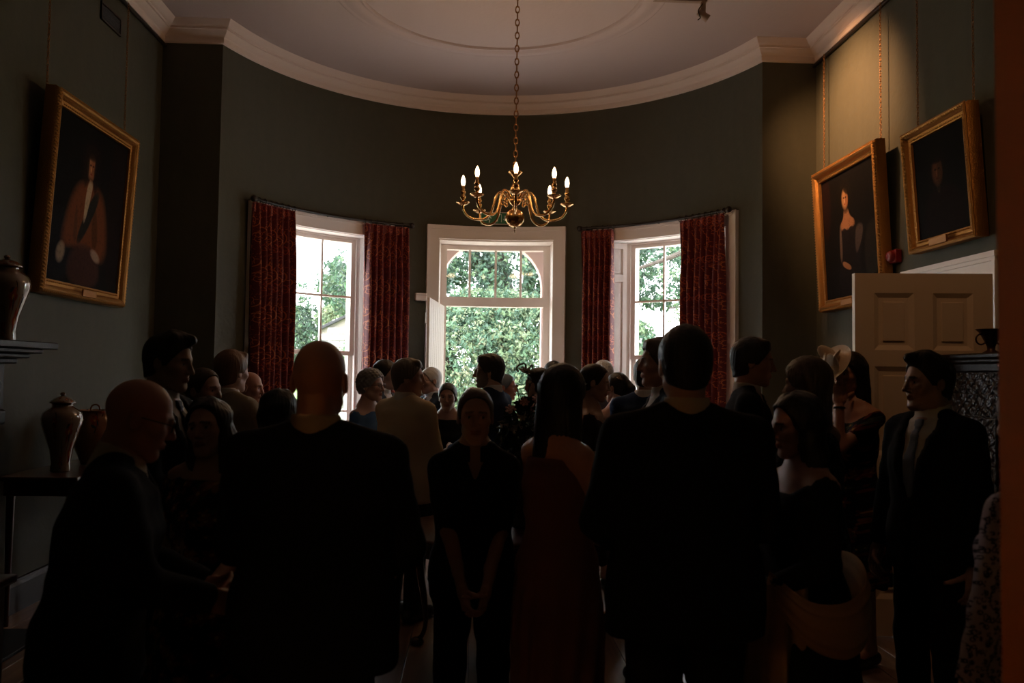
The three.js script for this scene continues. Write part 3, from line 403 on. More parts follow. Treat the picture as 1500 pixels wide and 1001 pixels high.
{ const p = onY(1030, 2, YC - 0.02); spotlight('small brown spotlight on a ceiling track turned to the lady portrait', [p.x, YC, p.z], [XR, 3.75, -6.6], LIGHT.spot, 0.66); }
spotlight('unseen spotlight on a ceiling track out of view lighting the dark portrait and door', [1.7, YC, -3.2], [XR - 0.3, 1.9, -5.0], LIGHT.spot2, 0.55);  // out of view towards the camera, placed to light the door and dark portrait
{ // unseen hall lamp behind the viewpoint, placed to light the door jamb
  const t = thing('unseen_hall_lamp', 'unseen standing lamp with a cream shade in the hall lighting the door jamb', 'lamp', [-1.15, 0, 0.2]);
  mesh('lamp_base', lathe([[0, 0], [0.15, 0], [0.15, 0.015], [0.05, 0.03], [0.014, 0.05], [0.012, 1.75], [0, 1.75]], 24), M.brass, t);
  mesh('lamp_shade', lathe([[0.19, 1.72], [0.13, 2.0]], 32), new THREE.MeshPhysicalMaterial({ color: lin(0.8, 0.62, 0.42), roughness: 1, transmission: 0.5, thickness: 0, side: THREE.DoubleSide }), t);
  mesh('bulb', new THREE.SphereGeometry(0.035, 16, 12).translate(0, 1.84, 0), new THREE.MeshStandardMaterial({ color: 0xffffff, emissive: lin(1, 0.62, 0.3), emissiveIntensity: 4 }), t);
  const L = new THREE.PointLight(WARM, LIGHT.hall, 0, 2); L.position.set(0, 1.84, 0); L.castShadow = true; L.name = 'unseen_lamp_light'; L.shadow.radius = 3; t.add(L);
}

// ------------------------------------------------------------------ chimneypieces and what stands on them
function chimneypiece(label, x, face, z0, z1) { // stands on a side wall, the face looks along local +x
  const t = thing('chimneypiece', label, 'fireplace', [x, 0, (z0 + z1) / 2], face), L = Math.abs(z1 - z0);
  const w = L - 0.36; // body between the shelf overhangs
  mesh('shelf', [rbox(0.42, 0.04, L, 0.008, 0.21, 1.68, 0), rbox(0.36, 0.03, L - 0.1, 0.01, 0.18, 1.648, 0), rbox(0.31, 0.03, L - 0.18, 0.012, 0.155, 1.62, 0), rbox(0.26, 0.035, L - 0.26, 0.012, 0.13, 1.59, 0)], M.marble, t);
  const fr = mesh('frieze', rbox(0.215, 0.26, w, 0.006, 0.1075, 1.445, 0), M.marble, t);
  for (let k = 0; k < 9; k++) mesh('carved_rosette', lathe([[0, 0.02], [0.012, 0.018], [0.02, 0.008], [0.03, 0.014], [0.04, 0.012], [0.046, 0]], 14).rotateZ(-Math.PI / 2).translate(0.214, 1.445, -w / 2 + (k + 0.5) * w / 9), M.marble, fr);
  for (const s of [-1, 1]) { mesh('jamb', [rbox(0.2, 1.2, 0.2, 0.006, 0.1, 0.72, s * (w / 2 - 0.1)), rbox(0.02, 1.0, 0.12, 0.005, 0.205, 0.72, s * (w / 2 - 0.1))], M.marble, t); mesh('plinth_block', rbox(0.23, 0.16, 0.23, 0.006, 0.115, 0.08, s * (w / 2 - 0.1)), M.marble, t); mesh('bracket', [rbox(0.24, 0.09, 0.16, 0.02, 0.13, 1.27, s * (w / 2 - 0.1)), rbox(0.225, 0.08, 0.13, 0.02, 0.115, 1.19, s * (w / 2 - 0.1))], M.marble, t); }
  mesh('fire_slips', [box(0, 0.06, 0, 1.32, -w / 2 + 0.2, -w / 2 + 0.34), box(0, 0.06, 0, 1.32, w / 2 - 0.34, w / 2 - 0.2), box(0, 0.06, 1.1, 1.32, -w / 2 + 0.2, w / 2 - 0.2)], M.marble, t);
  mesh('firebox', box(0.002, 0.01, 0, 1.1, -w / 2 + 0.34, w / 2 - 0.34), M.black, t);
  mesh('grate', [box(0.03, 0.2, 0.12, 0.15, -0.3, 0.3), ...[0, 1, 2, 3].map((k) => bar([0.2, 0.16 + 0.06 * k, -0.3], [0.2, 0.16 + 0.06 * k, 0.3], 0.008)), bar([0.2, 0, -0.3], [0.2, 0.42, -0.3], 0.015), bar([0.2, 0, 0.3], [0.2, 0.42, 0.3], 0.015)], M.black, t);
  mesh('hearthstone', rbox(0.45, 0.02, L, 0.005, 0.225, 0.011, 0), M.marble, t);
}
chimneypiece('black marble chimneypiece with moulded shelf on the left wall', XL, 0, -3.1, -4.87);
{ // tall carved cabinet against the right wall, its side turned to the door
  const t = thing('carved_cabinet', 'tall black carved cabinet with moulded top beside the panelled door', 'cabinet', [XR - 0.245, 0, -3.92]);
  const W = 0.44, L = 1.26, ebony = new THREE.MeshPhysicalMaterial({ roughness: 0.3, color: lin(0.012, 0.013, 0.016), bumpMap: dataTex(256, (u, v) => { const a = Math.sin(u * 40 + 5 * fbm(u * 16, v * 16, 3)) * Math.sin(v * 40 + 5 * fbm(v * 16, u * 16, 3)); return 0.5 + 0.5 * a; }, false, 2.2), bumpScale: 0.012 });
  mesh('carcass', rbox(W, 1.5, L, 0.01, 0, 0.85, 0), ebony, t); mesh('plinth', rbox(W + 0.03, 0.1, L + 0.03, 0.01, 0, 0.051, 0), M.marble, t);
  mesh('moulded_top', [rbox(W + 0.05, 0.03, L + 0.1, 0.01, 0, 1.685, 0), rbox(W + 0.03, 0.025, L + 0.06, 0.01, 0, 1.658, 0), rbox(W + 0.012, 0.05, L + 0.03, 0.01, 0, 1.622, 0)], M.marble, t);
  for (const s of [-1, 1]) { const d = mesh('cabinet_door', [rbox(0.025, 1.3, L / 2 - 0.02, 0.008, -W / 2 - 0.01, 0.83, s * L / 4), rbox(0.02, 1.05, L / 2 - 0.2, 0.008, -W / 2 - 0.025, 0.83, s * L / 4)], ebony, t); mesh('knob', new THREE.SphereGeometry(0.014, 14, 10).translate(-W / 2 - 0.045, 0.85, s * 0.05), M.brass, d); }
  for (const s of [-1, 1]) mesh('side_panel', rbox(W - 0.1, 1.2, 0.02, 0.008, 0, 0.85, s * (L / 2 + 0.006)), ebony, t);
}
const imari = (bg, seed) => canvasTex(512, 512, (c, w, h) => { const r = rng(seed); c.fillStyle = bg; c.fillRect(0, 0, w, h);
  for (const y of [30, 470]) { c.fillStyle = '#5a1d12'; c.fillRect(0, y, w, 22); c.fillStyle = '#20202e'; c.fillRect(0, y + 24, w, 8); }
  for (let k = 0; k < 8; k++) { const x = (k + 0.3 * r()) * 64, y = 110 + r() * 290; c.strokeStyle = '#2a2430'; c.lineWidth = 5; c.beginPath(); c.moveTo(x, y + 60); c.quadraticCurveTo(x + 40, y, x + 10, y - 70); c.stroke(); for (let j = 0; j < 6; j++) { const a = j * 1.05; blob(c, x + 20 * Math.cos(a), y + 20 * Math.sin(a), 15, 10, j % 2 ? '#8c2f1a' : '#702314', a); } blob(c, x, y, 8, 8, '#c08a3a'); for (let j = 0; j < 4; j++) blob(c, x + 25 - r() * 50, y - 60 + r() * 120, 16, 6, j % 2 ? '#26303f' : '#7a4a28', r() * 3); } }, [2, 1]);
function lidJar(label, pos, H, R, tex) {
  const t = thing('porcelain_jar', label, 'jar', pos), m = new THREE.MeshPhysicalMaterial({ color: 0xffffff, map: tex, roughness: 0.12, clearcoat: 1, clearcoatRoughness: 0.08 });
  const body = [[0, 0], [0.45, 0], [0.5, 0.015], [0.48, 0.06], [0.46, 0.12], [0.56, 0.28], [0.8, 0.46], [0.97, 0.6], [1, 0.67], [0.93, 0.74], [0.72, 0.79], [0.52, 0.815], [0.5, 0.84], [0.54, 0.86], [0.48, 0.86]];
  mesh('body', lathe(body.map(([r, y]) => [r * R, y * H]), 40), m, t);
  const lid = mesh('lid', lathe([[0.62, 0.86], [0.64, 0.87], [0.6, 0.885], [0.42, 0.92], [0.2, 0.945], [0.1, 0.95], [0.08, 0.955]].map(([r, y]) => [r * R, y * H]), 36), m, t);
  mesh('knob', lathe([[0.06, 0.95], [0.13, 0.965], [0.14, 0.98], [0.08, 0.996], [0, 1]].map(([r, y]) => [r * R, y * H]), 20), m, lid);
}
const jarA = imari('#7d6a58', 21), jarB = imari('#7a4c2e', 22);
{ const p = onX(6, 495, XL + 0.2); lidJar('lidded red and cream porcelain jar on the black marble shelf', [p.x, 1.70, p.z], 0.50, 0.125, jarA); }
{ // side table under the two jars
  const t = thing('side_table', 'dark wooden side table carrying two porcelain jars by the left wall', 'table', [XL + 0.3, 0, -5.45]);
  mesh('table_top', rbox(0.48, 0.03, 1.1, 0.01, 0, 0.885, 0), M.mahogany, t); mesh('apron', rbox(0.42, 0.09, 1.02, 0.006, 0, 0.825, 0), M.mahogany, t);
  for (const sx of [-1, 1]) for (const sz of [-1, 1]) mesh('leg', lathe([[0, 0], [0.015, 0], [0.018, 0.3], [0.024, 0.78], [0, 0.78]], 12).translate(sx * 0.18, 0, sz * 0.48), M.mahogany, t);
  lidJar('tall lidded porcelain jar with dark painted flowers on the side table', [XL + 0.3, 0.90, -5.18], 0.50, 0.12, jarA);
  const j = thing('porcelain_bowl', 'round orange painted porcelain bowl beside the lidded jar on the side table', 'bowl', [XL + 0.3, 0.90, -5.62]);
  const m = new THREE.MeshPhysicalMaterial({ color: 0xffffff, map: jarB, roughness: 0.15, clearcoat: 1 });
  mesh('bowl', lathe([[0, 0], [0.08, 0], [0.085, 0.02], [0.12, 0.1], [0.145, 0.2], [0.14, 0.27], [0.115, 0.32], [0.108, 0.35], [0.118, 0.365], [0.112, 0.368], [0.1, 0.35], [0.1, 0.3], [0, 0.05]], 36), m, j); mesh('rim_handle', new THREE.TorusGeometry(0.03, 0.006, 8, 18).translate(0, 0.375, 0), m, j); }
{ const p = onX(1452, 523, XR - 0.22), t = thing('bronze_urn', 'dark flared urn standing on the tall carved cabinet', 'urn', [p.x, 1.70, p.z]);
  mesh('urn_body', lathe([[0, 0], [0.05, 0], [0.048, 0.012], [0.02, 0.03], [0.022, 0.05], [0.04, 0.09], [0.06, 0.13], [0.075, 0.145], [0.08, 0.15], [0.072, 0.15], [0.05, 0.11], [0, 0.06]], 32), std(lin(0.05, 0.02, 0.012), 0.4, { metalness: 0.4 }), t);
  for (const s of [-1, 1]) mesh('handle', new THREE.TorusGeometry(0.03, 0.005, 8, 16).translate(s * 0.06, 0.09, 0), std(lin(0.05, 0.02, 0.012), 0.4, { metalness: 0.4 }), t); }

// ------------------------------------------------------------------ table with flowers
const TBL = V3(0.06, 0.70, -4.45);
{
  const t = thing('round_table', 'polished mahogany table on cabriole legs carrying the flower arrangement', 'table', [TBL.x, 0, TBL.z]);
  mesh('table_top', lathe([[0, 0.675], [0.44, 0.675], [0.465, 0.68], [0.475, 0.69], [0.472, 0.70], [0.46, 0.705], [0, 0.705]], 64), M.mahogany, t);
  mesh('apron', lathe([[0.38, 0.59], [0.40, 0.59], [0.40, 0.675], [0.38, 0.675]], 48), M.mahogany, t);
  for (let k = 0; k < 4; k++) { const a = (k * 90 + 28) * D2R, P = [[0.39, 0.64], [0.415, 0.56], [0.40, 0.42], [0.37, 0.25], [0.36, 0.12], [0.385, 0.05], [0.42, 0.025]].map(([r, y]) => V3(r * Math.cos(a), y, r * Math.sin(a)));
    const g = tube(P, 0.026, 30, 10), gp = g.attributes.position, c = new THREE.CatmullRomCurve3(P); for (let i = 0; i < gp.count; i++) { const u = Math.floor(i / 11) / 30, s = 1.25 - 0.75 * Math.min(1, u * 1.25), q = c.getPointAt(u); gp.setXYZ(i, q.x + (gp.getX(i) - q.x) * s, q.y + (gp.getY(i) - q.y) * s, q.z + (gp.getZ(i) - q.z) * s); } g.computeVertexNormals();
    const leg = mesh('leg', g, M.mahogany, t); mesh('pad_foot', lathe([[0, 0], [0.03, 0], [0.042, 0.012], [0.036, 0.03], [0.02, 0.04], [0, 0.04]], 16).translate(0.415 * Math.cos(a), 0, 0.415 * Math.sin(a)), M.mahogany, leg); }
}
const leafM = std(lin(0.03, 0.05, 0.02), 0.7), stemM = std(lin(0.05, 0.06, 0.03), 0.8);
{
  const bx = onZ(768, 620, 4.45).x, t = thing('flower_arrangement', 'tall vase of cream and pink flowers with dark foliage on the mahogany table', 'flowers', [bx, 0.706, -4.45]);
  mesh('vase', lathe([[0, 0], [0.06, 0], [0.065, 0.01], [0.05, 0.05], [0.075, 0.16], [0.095, 0.25], [0.075, 0.32], [0.055, 0.36], [0.07, 0.39], [0.062, 0.39], [0.045, 0.36], [0, 0.3]], 32), new THREE.MeshPhysicalMaterial({ color: lin(0.05, 0.05, 0.06), roughness: 0.15 }), t);
  const r = rng(77), petal = new THREE.SphereGeometry(1, 8, 6).scale(0.5, 0.16, 0.28).translate(0.5, 0, 0), creams = [std(lin(0.55, 0.42, 0.28), 0.7), std(lin(0.5, 0.26, 0.22), 0.7), std(lin(0.62, 0.53, 0.42), 0.7)];
  const leafG = [], spots = [[755, 628, 0.045, 2], [772, 634, 0.05, 2], [740, 625, 0.035, 0], [748, 601, 0.035, 1], [768, 590, 0.032, 1], [786, 585, 0.03, 1], [779, 648, 0.04, 2], [736, 642, 0.03, 0], [760, 655, 0.035, 0], [757, 566, 0.012, 0], [776, 560, 0.012, 0], [781, 600, 0.025, 1], [764, 612, 0.03, 0]];
  for (const [px, py, s, mi] of spots) {
    const p = onZ(px, py, 4.45 + (r() - 0.6) * 0.2).sub(V3(bx, 0.706, -4.45)), g = [], lay = s > 0.02 ? 3 : 1;
    for (let l = 0; l < lay; l++) for (let k = 0; k < 7 - l; k++) g.push(petal.clone().scale(s * (1 - 0.22 * l), s, s * (1 - 0.2 * l)).rotateZ(0.25 + 0.4 * l).rotateY(k * 6.283 / (7 - l) + l));
    g.push(new THREE.SphereGeometry(s * 0.25, 8, 6).translate(0, s * 0.15, 0));
    const fl = mesh('flower', g.map((q) => q.rotateX(0.9).rotateY((r() - 0.5) * 0.01)).map((q) => q.translate(p.x, p.y, p.z)), creams[mi], t);
    mesh('flower_stem', tube([V3(0, 0.34, 0), V3(p.x * 0.3, 0.34 + (p.y - 0.34) * 0.6, p.z * 0.4), p], 0.003, 14, 5), stemM, fl);
  }
  const lf = new THREE.PlaneGeometry(0.03, 0.075, 2, 3); { const q = lf.attributes.position; for (let i = 0; i < q.count; i++) { const v = q.getY(i) / 0.0375; q.setX(i, q.getX(i) * (1 - v * v * 0.95)); q.setZ(i, Math.abs(q.getX(i)) * 0.4 - v * v * 0.01); } lf.computeVertexNormals(); }
  for (let k = 0; k < 420; k++) { const a = r() * 6.283, u = Math.pow(r(), 0.6), rr = 0.15 * u, y = 0.34 + r() * 0.38 * (1.15 - u * 0.6); leafG.push(lf.clone().rotateX(r() * 3).rotateY(r() * 6.28).rotateZ(r() * 3).translate(rr * Math.cos(a), y, rr * Math.sin(a))); }
  const fo = mesh('foliage', leafG, leafM, t); fo.userData.kind = 'stuff';
}
{ // low side table whose edge shows near the left frame border
  const t = thing('oak_table', 'brown wooden table edge in the shadow by the left chimneypiece', 'table', [-1.95, 0, -2.75]);
  mesh('table_top', rbox(0.62, 0.03, 0.5, 0.008, 0, 0.79, 0), M.mahogany, t); for (const sx of [-1, 1]) for (const sz of [-1, 1]) mesh('leg', rbox(0.045, 0.775, 0.045, 0.006, sx * 0.26, 0.3875, sz * 0.2), M.mahogany, t); mesh('apron', rbox(0.54, 0.08, 0.42, 0.005, 0, 0.735, 0), M.mahogany, t);
}

// ------------------------------------------------------------------ garden
struct('ground_lawn', box(-60, 60, -0.4, -0.12, -90, -9.9), std(0xffffff, 0.95, { map: dataTex(256, (u, v) => { const n = 0.7 + 0.6 * fbm(u * 64, v * 64, 4); return [0.44 * n, 0.52 * n, 0.28 * n]; }, true, 0.4) }));
struct('ground_gravel', box(-14, 16, -0.14, -0.10, -15.5, -9.75), std(0xffffff, 0.95, { map: dataTex(256, (u, v) => { const n = 0.72 + 0.5 * fbm(u * 64, v * 64, 3); return [0.88 * n, 0.84 * n, 0.78 * n]; }, true, 0.8) }));
const leafCard = (() => { const g = [], r = rng(8); for (let k = 0; k < 7; k++) { const q = new THREE.PlaneGeometry(0.5, 1, 1, 2), p = q.attributes.position; for (let i = 0; i < p.count; i++) { const v = p.getY(i); p.setX(i, p.getX(i) * (Math.abs(v) > 0.4 ? 0.15 : 1)); p.setZ(i, -v * v * 0.5); } g.push(q.scale(0.6, 0.6, 0.6).rotateX(r() * 1.6 - 0.8).rotateZ(r() * 6.28).rotateY(r() * 6.28).translate((r() - 0.5) * 1.1, (r() - 0.5) * 0.9, (r() - 0.5) * 1.1)); } const o = join(g); o.computeVertexNormals(); return o; })();
const leafMat = new THREE.MeshPhysicalMaterial({ color: 0xffffff, roughness: 0.85, side: THREE.DoubleSide, transmission: 0.25, thickness: 0 });
function foliage(parent, blobs, count, size, cols, seed) {
  const r = rng(seed), im = new THREE.InstancedMesh(leafCard, leafMat, count), m = new THREE.Matrix4(), q = new THREE.Quaternion(), e = new THREE.Euler(), c = new THREE.Color();
  const vol = blobs.map(([, , , a, b, d]) => a * b * d), tot = vol.reduce((a, b) => a + b, 0);
  for (let i = 0; i < count; i++) {
    let k = 0, u = r() * tot; while (k < blobs.length - 1 && u > vol[k]) { u -= vol[k]; k++; }
    const [x, y, z, a, b, d] = blobs[k]; let ux, uy, uz, l; do { ux = r() * 2 - 1; uy = r() * 2 - 1; uz = r() * 2 - 1; l = Math.hypot(ux, uy, uz); } while (l > 1 || l < 0.1); const s = Math.pow(l, 0.35) / l; 
    const sz = size * (0.7 + 0.7 * r());
    m.compose(V3(x + ux * s * a, y + uy * s * b, z + uz * s * d), q.setFromEuler(e.set(r() * 6.28, r() * 6.28, r() * 6.28)), V3(sz, sz, sz)); im.setMatrixAt(i, m);
    const w = r(), C = cols[Math.floor(w * cols.length)], f = 0.75 + 0.5 * r(); im.setColorAt(i, c.setRGB(C[0] * f * 0.68, C[1] * f * 0.68, C[2] * f * 0.74));
  }
  im.castShadow = im.receiveShadow = true; im.name = 'foliage'; im.userData.kind = 'stuff'; parent.add(im);
}
const barkM = std(0xffffff, 0.95, { map: dataTex(128, (u, v) => { const n = 0.6 + 0.8 * fbm(u * 64, v * 8, 4); return [0.30 * n, 0.27 * n, 0.24 * n]; }, true, 1) });
function limb(pts, r0, r1) { const g = tube(pts.map((p) => V3(...p)), 1, 20, 8), gp = g.attributes.position, c = new THREE.CatmullRomCurve3(pts.map((p) => V3(...p))); for (let i = 0; i < gp.count; i++) { const u = Math.floor(i / 9) / 20, s = r0 + (r1 - r0) * u, q = c.getPointAt(u); gp.setXYZ(i, q.x + (gp.getX(i) - q.x) * s, q.y + (gp.getY(i) - q.y) * s, q.z + (gp.getZ(i) - q.z) * s); } g.computeVertexNormals(); return g; }
function tree(name, label, pos, limbs, blobs, count, size, cols, seed) { const t = thing(name, label, 'tree', pos); limbs.forEach(([pts, a, b], i) => mesh(i ? 'branch' : 'trunk', limb(pts, a, b), barkM, t)); foliage(t, blobs, count, size, cols, seed); return t; }
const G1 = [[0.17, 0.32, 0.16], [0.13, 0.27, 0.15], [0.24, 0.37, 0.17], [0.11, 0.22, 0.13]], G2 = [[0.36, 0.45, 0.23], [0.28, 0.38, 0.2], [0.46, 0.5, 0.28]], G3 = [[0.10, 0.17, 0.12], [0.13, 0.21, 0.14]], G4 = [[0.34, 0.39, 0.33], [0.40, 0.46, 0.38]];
// clumps placed where the photograph shows them, at the depth of their tree
const clumps = (D, pos, list) => list.map(([px, py, rx, ry]) => { const p = onZ(px, py, D); return [p.x - pos[0], p.y - pos[1], -D - pos[2], rx * D / FPX, ry * D / FPX, rx * D / FPX]; });
tree('broadleaf_tree', 'large leafy tree with dark trunk seen through the open garden doorway', [0.9, -0.12, -21], [[[[0, 0, 0], [0.1, 2.5, 0], [-0.35, 4.3, 0.2], [-0.7, 8.5, 0]], 0.42, 0.25], [[[-0.1, 3.0, 0], [0.45, 3.9, 0.5], [0.3, 5.2, 0.8], [-0.2, 6.5, 1]], 0.2, 0.12], [[[0.1, 2.8, 0], [1.0, 4.2, 0.4], [1.7, 6.4, 0.6]], 0.18, 0.09], [[[0, 3.4, 0], [-1.4, 5.2, 0.9], [-2.6, 6.5, 1.2]], 0.2, 0.1]],
  [[-2.0, 5.0, 0.6, 1.7, 1.1, 1.2], [2.2, 5.3, 0.6, 1.6, 1.0, 1.2], [0.2, 7.0, 0.8, 3.2, 1.2, 1.4], [-1.7, 3.7, 1.2, 1.4, 0.6, 0.8], [1.9, 3.9, 1.2, 1.3, 0.7, 0.8], [0.3, 4.7, 1.3, 1.1, 0.5, 0.6], [-0.7, 5.7, 1.3, 1.0, 0.45, 0.6], [1.0, 5.9, 1.3, 0.9, 0.45, 0.6], [-3.6, 3.9, 0.8, 1.3, 0.9, 1], [3.9, 4.3, 0.8, 1.3, 0.9, 1], [0.0, 3.6, 1.4, 1.2, 0.7, 0.5], [-0.1, 4.2, 1.5, 0.8, 0.5, 0.4]], 7400, 0.19, [...G1, ...G3], 31);
{ const t = thing('garden_shrub', 'broad pale green shrub in front of the large tree beyond the doorway', 'shrub', [0.5, -0.12, -17.6]); mesh('stem', [limb([[0, 0, 0], [0.2, 1, 0], [0.5, 2.4, 0.2]], 0.09, 0.03), limb([[0, 0, 0], [-0.6, 1, 0.1], [-1.2, 2.2, 0.2]], 0.08, 0.03)], barkM, t); foliage(t, [[-0.8, 1.9, 0, 1.5, 1.3, 1.1], [0.9, 2.0, 0, 1.5, 1.45, 1.1], [-2.2, 1.8, -0.2, 1.3, 1.2, 1], [2.4, 1.9, -0.2, 1.4, 1.3, 1], [0, 2.9, -0.3, 1.6, 0.7, 0.9], [-0.4, 1.2, 0.6, 0.9, 0.5, 0.5], [0.9, 1.4, 0.7, 0.8, 0.4, 0.5], [0.2, 2.3, 0.8, 0.8, 0.35, 0.4], [-1.1, 2.4, 0.8, 0.7, 0.3, 0.4], [1.5, 2.6, 0.7, 0.7, 0.3, 0.4]], 10500, 0.145, [...G1, ...G2, ...G1], 32); }
{ const pos = [7.6, -0.12, -17.5], D = 17.5, L = (a) => a.map(([x, y]) => { const p = onZ(x, y, D); return [p.x - pos[0], p.y - pos[1], 0]; });
  tree('branching_tree', 'open branched tree against the sky outside the shuttered window', pos, [[[[0, 0, 0], [-0.1, 2, 0], [0.1, 4.5, 0], [0.3, 7, 0]], 0.3, 0.12], [L([[1200, 330], [1080, 350], [1010, 366], [975, 380], [930, 395]]), 0.13, 0.035], [L([[1180, 420], [1060, 440], [980, 452]]), 0.08, 0.02]],
    clumps(D, pos, [[992, 397, 13, 7], [975, 402, 9, 5], [1006, 385, 10, 8], [1004, 366, 10, 5], [938, 372, 5, 5], [1000, 455, 12, 8], [985, 468, 9, 5], [1008, 485, 12, 14], [975, 498, 9, 5], [1050, 400, 26, 30], [1060, 470, 26, 26], [1130, 380, 46, 40], [1100, 470, 40, 30]]), 1500, 0.11, [...G1, ...G2], 33); }
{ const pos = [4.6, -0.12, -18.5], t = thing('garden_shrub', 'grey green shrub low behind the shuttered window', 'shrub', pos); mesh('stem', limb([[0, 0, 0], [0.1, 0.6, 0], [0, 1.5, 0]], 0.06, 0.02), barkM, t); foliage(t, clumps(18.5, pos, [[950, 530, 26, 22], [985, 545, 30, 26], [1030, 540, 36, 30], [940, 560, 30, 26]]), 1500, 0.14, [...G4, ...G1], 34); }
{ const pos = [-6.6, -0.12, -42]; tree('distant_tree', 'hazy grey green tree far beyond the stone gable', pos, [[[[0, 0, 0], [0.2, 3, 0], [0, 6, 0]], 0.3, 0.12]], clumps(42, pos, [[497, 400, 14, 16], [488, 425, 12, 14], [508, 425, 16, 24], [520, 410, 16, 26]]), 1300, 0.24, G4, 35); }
{ const pos = [-5.6, -0.12, -22]; tree('dark_evergreen', 'dark spreading evergreen left of the stone gable outside the window', pos, [[[[0, 0, 0], [0, 2, 0], [0.1, 3.2, 0]], 0.16, 0.04]], clumps(22, pos, [[438, 475, 20, 26], [424, 460, 14, 20], [452, 495, 16, 20], [430, 510, 26, 22], [445, 440, 8, 7], [455, 452, 10, 6], [420, 427, 8, 5], [442, 420, 9, 4], [415, 390, 7, 6], [465, 472, 8, 8]]), 1700, 0.12, [...G3, ...G1], 36); }
{ const pos = [-5.6, -0.12, -33], t = thing('garden_shrub', 'yellow green bush rising behind the stone gable', 'shrub', pos); mesh('stem', limb([[0, 0, 0], [0.1, 1, 0], [0, 2.6, 0]], 0.08, 0.03), barkM, t); foliage(t, clumps(33, pos, [[488, 455, 12, 9], [475, 466, 12, 10], [502, 450, 10, 10]]), 500, 0.2, G2, 37); }
{ // weathered stone gable with dark coping
  const t = thing('stone_outbuilding', 'pale stone outbuilding with a sloping dark coped gable outside the window', 'building', [0, 0, 0]), z = -24;
  const p0 = onZ(462, 486, 24), p1 = onZ(512, 462, 24), k = (p1.y - p0.y) / (p1.x - p0.x), X0 = p0.x, X1 = X0 + 3.4;
  const yAt = (x) => p0.y + k * (x - X0), bm = [0.72, 0.8, 0.66].map((v) => std(lin(v, v * 0.96, v * 0.91), 0.95));
  const s = new THREE.Shape(); s.moveTo(X0, -0.2); s.lineTo(X1, -0.2); s.lineTo(X1, yAt(X1)); s.lineTo(X0, p0.y); s.closePath();
  mesh('gable_core', new THREE.ExtrudeGeometry(s, { depth: 1.5, bevelEnabled: false }).translate(0, 0, z - 1.6), std(lin(0.5, 0.46, 0.4), 0.95), t);
  const r = rng(51); let row = 0; for (let y = -0.12; y < yAt(X1) - 0.05; y += 0.2, row++) for (let x = X0 - (row % 2) * 0.2; x < X1 - 0.1; x += 0.36) { const a = Math.max(X0, x), b = Math.min(X1, x + 0.345 + 0.01 * r()); if (b - a < 0.08 || yAt(a) < y + 0.2) continue; mesh('stone', rbox(b - a, 0.19, 0.12, 0.02, (a + b) / 2, y + 0.1, z - 0.06 + r() * 0.03), bm[Math.floor(r() * 3)], t); }
  const L = Math.hypot(X1 - X0, yAt(X1) - p0.y); mesh('coping', rbox(L + 0.1, 0.09, 1.7, 0.02).rotateZ(Math.atan(k)).translate((X0 + X1) / 2, (p0.y + yAt(X1)) / 2 + 0.03, z - 0.8), std(lin(0.09, 0.09, 0.1), 0.9), t);
}

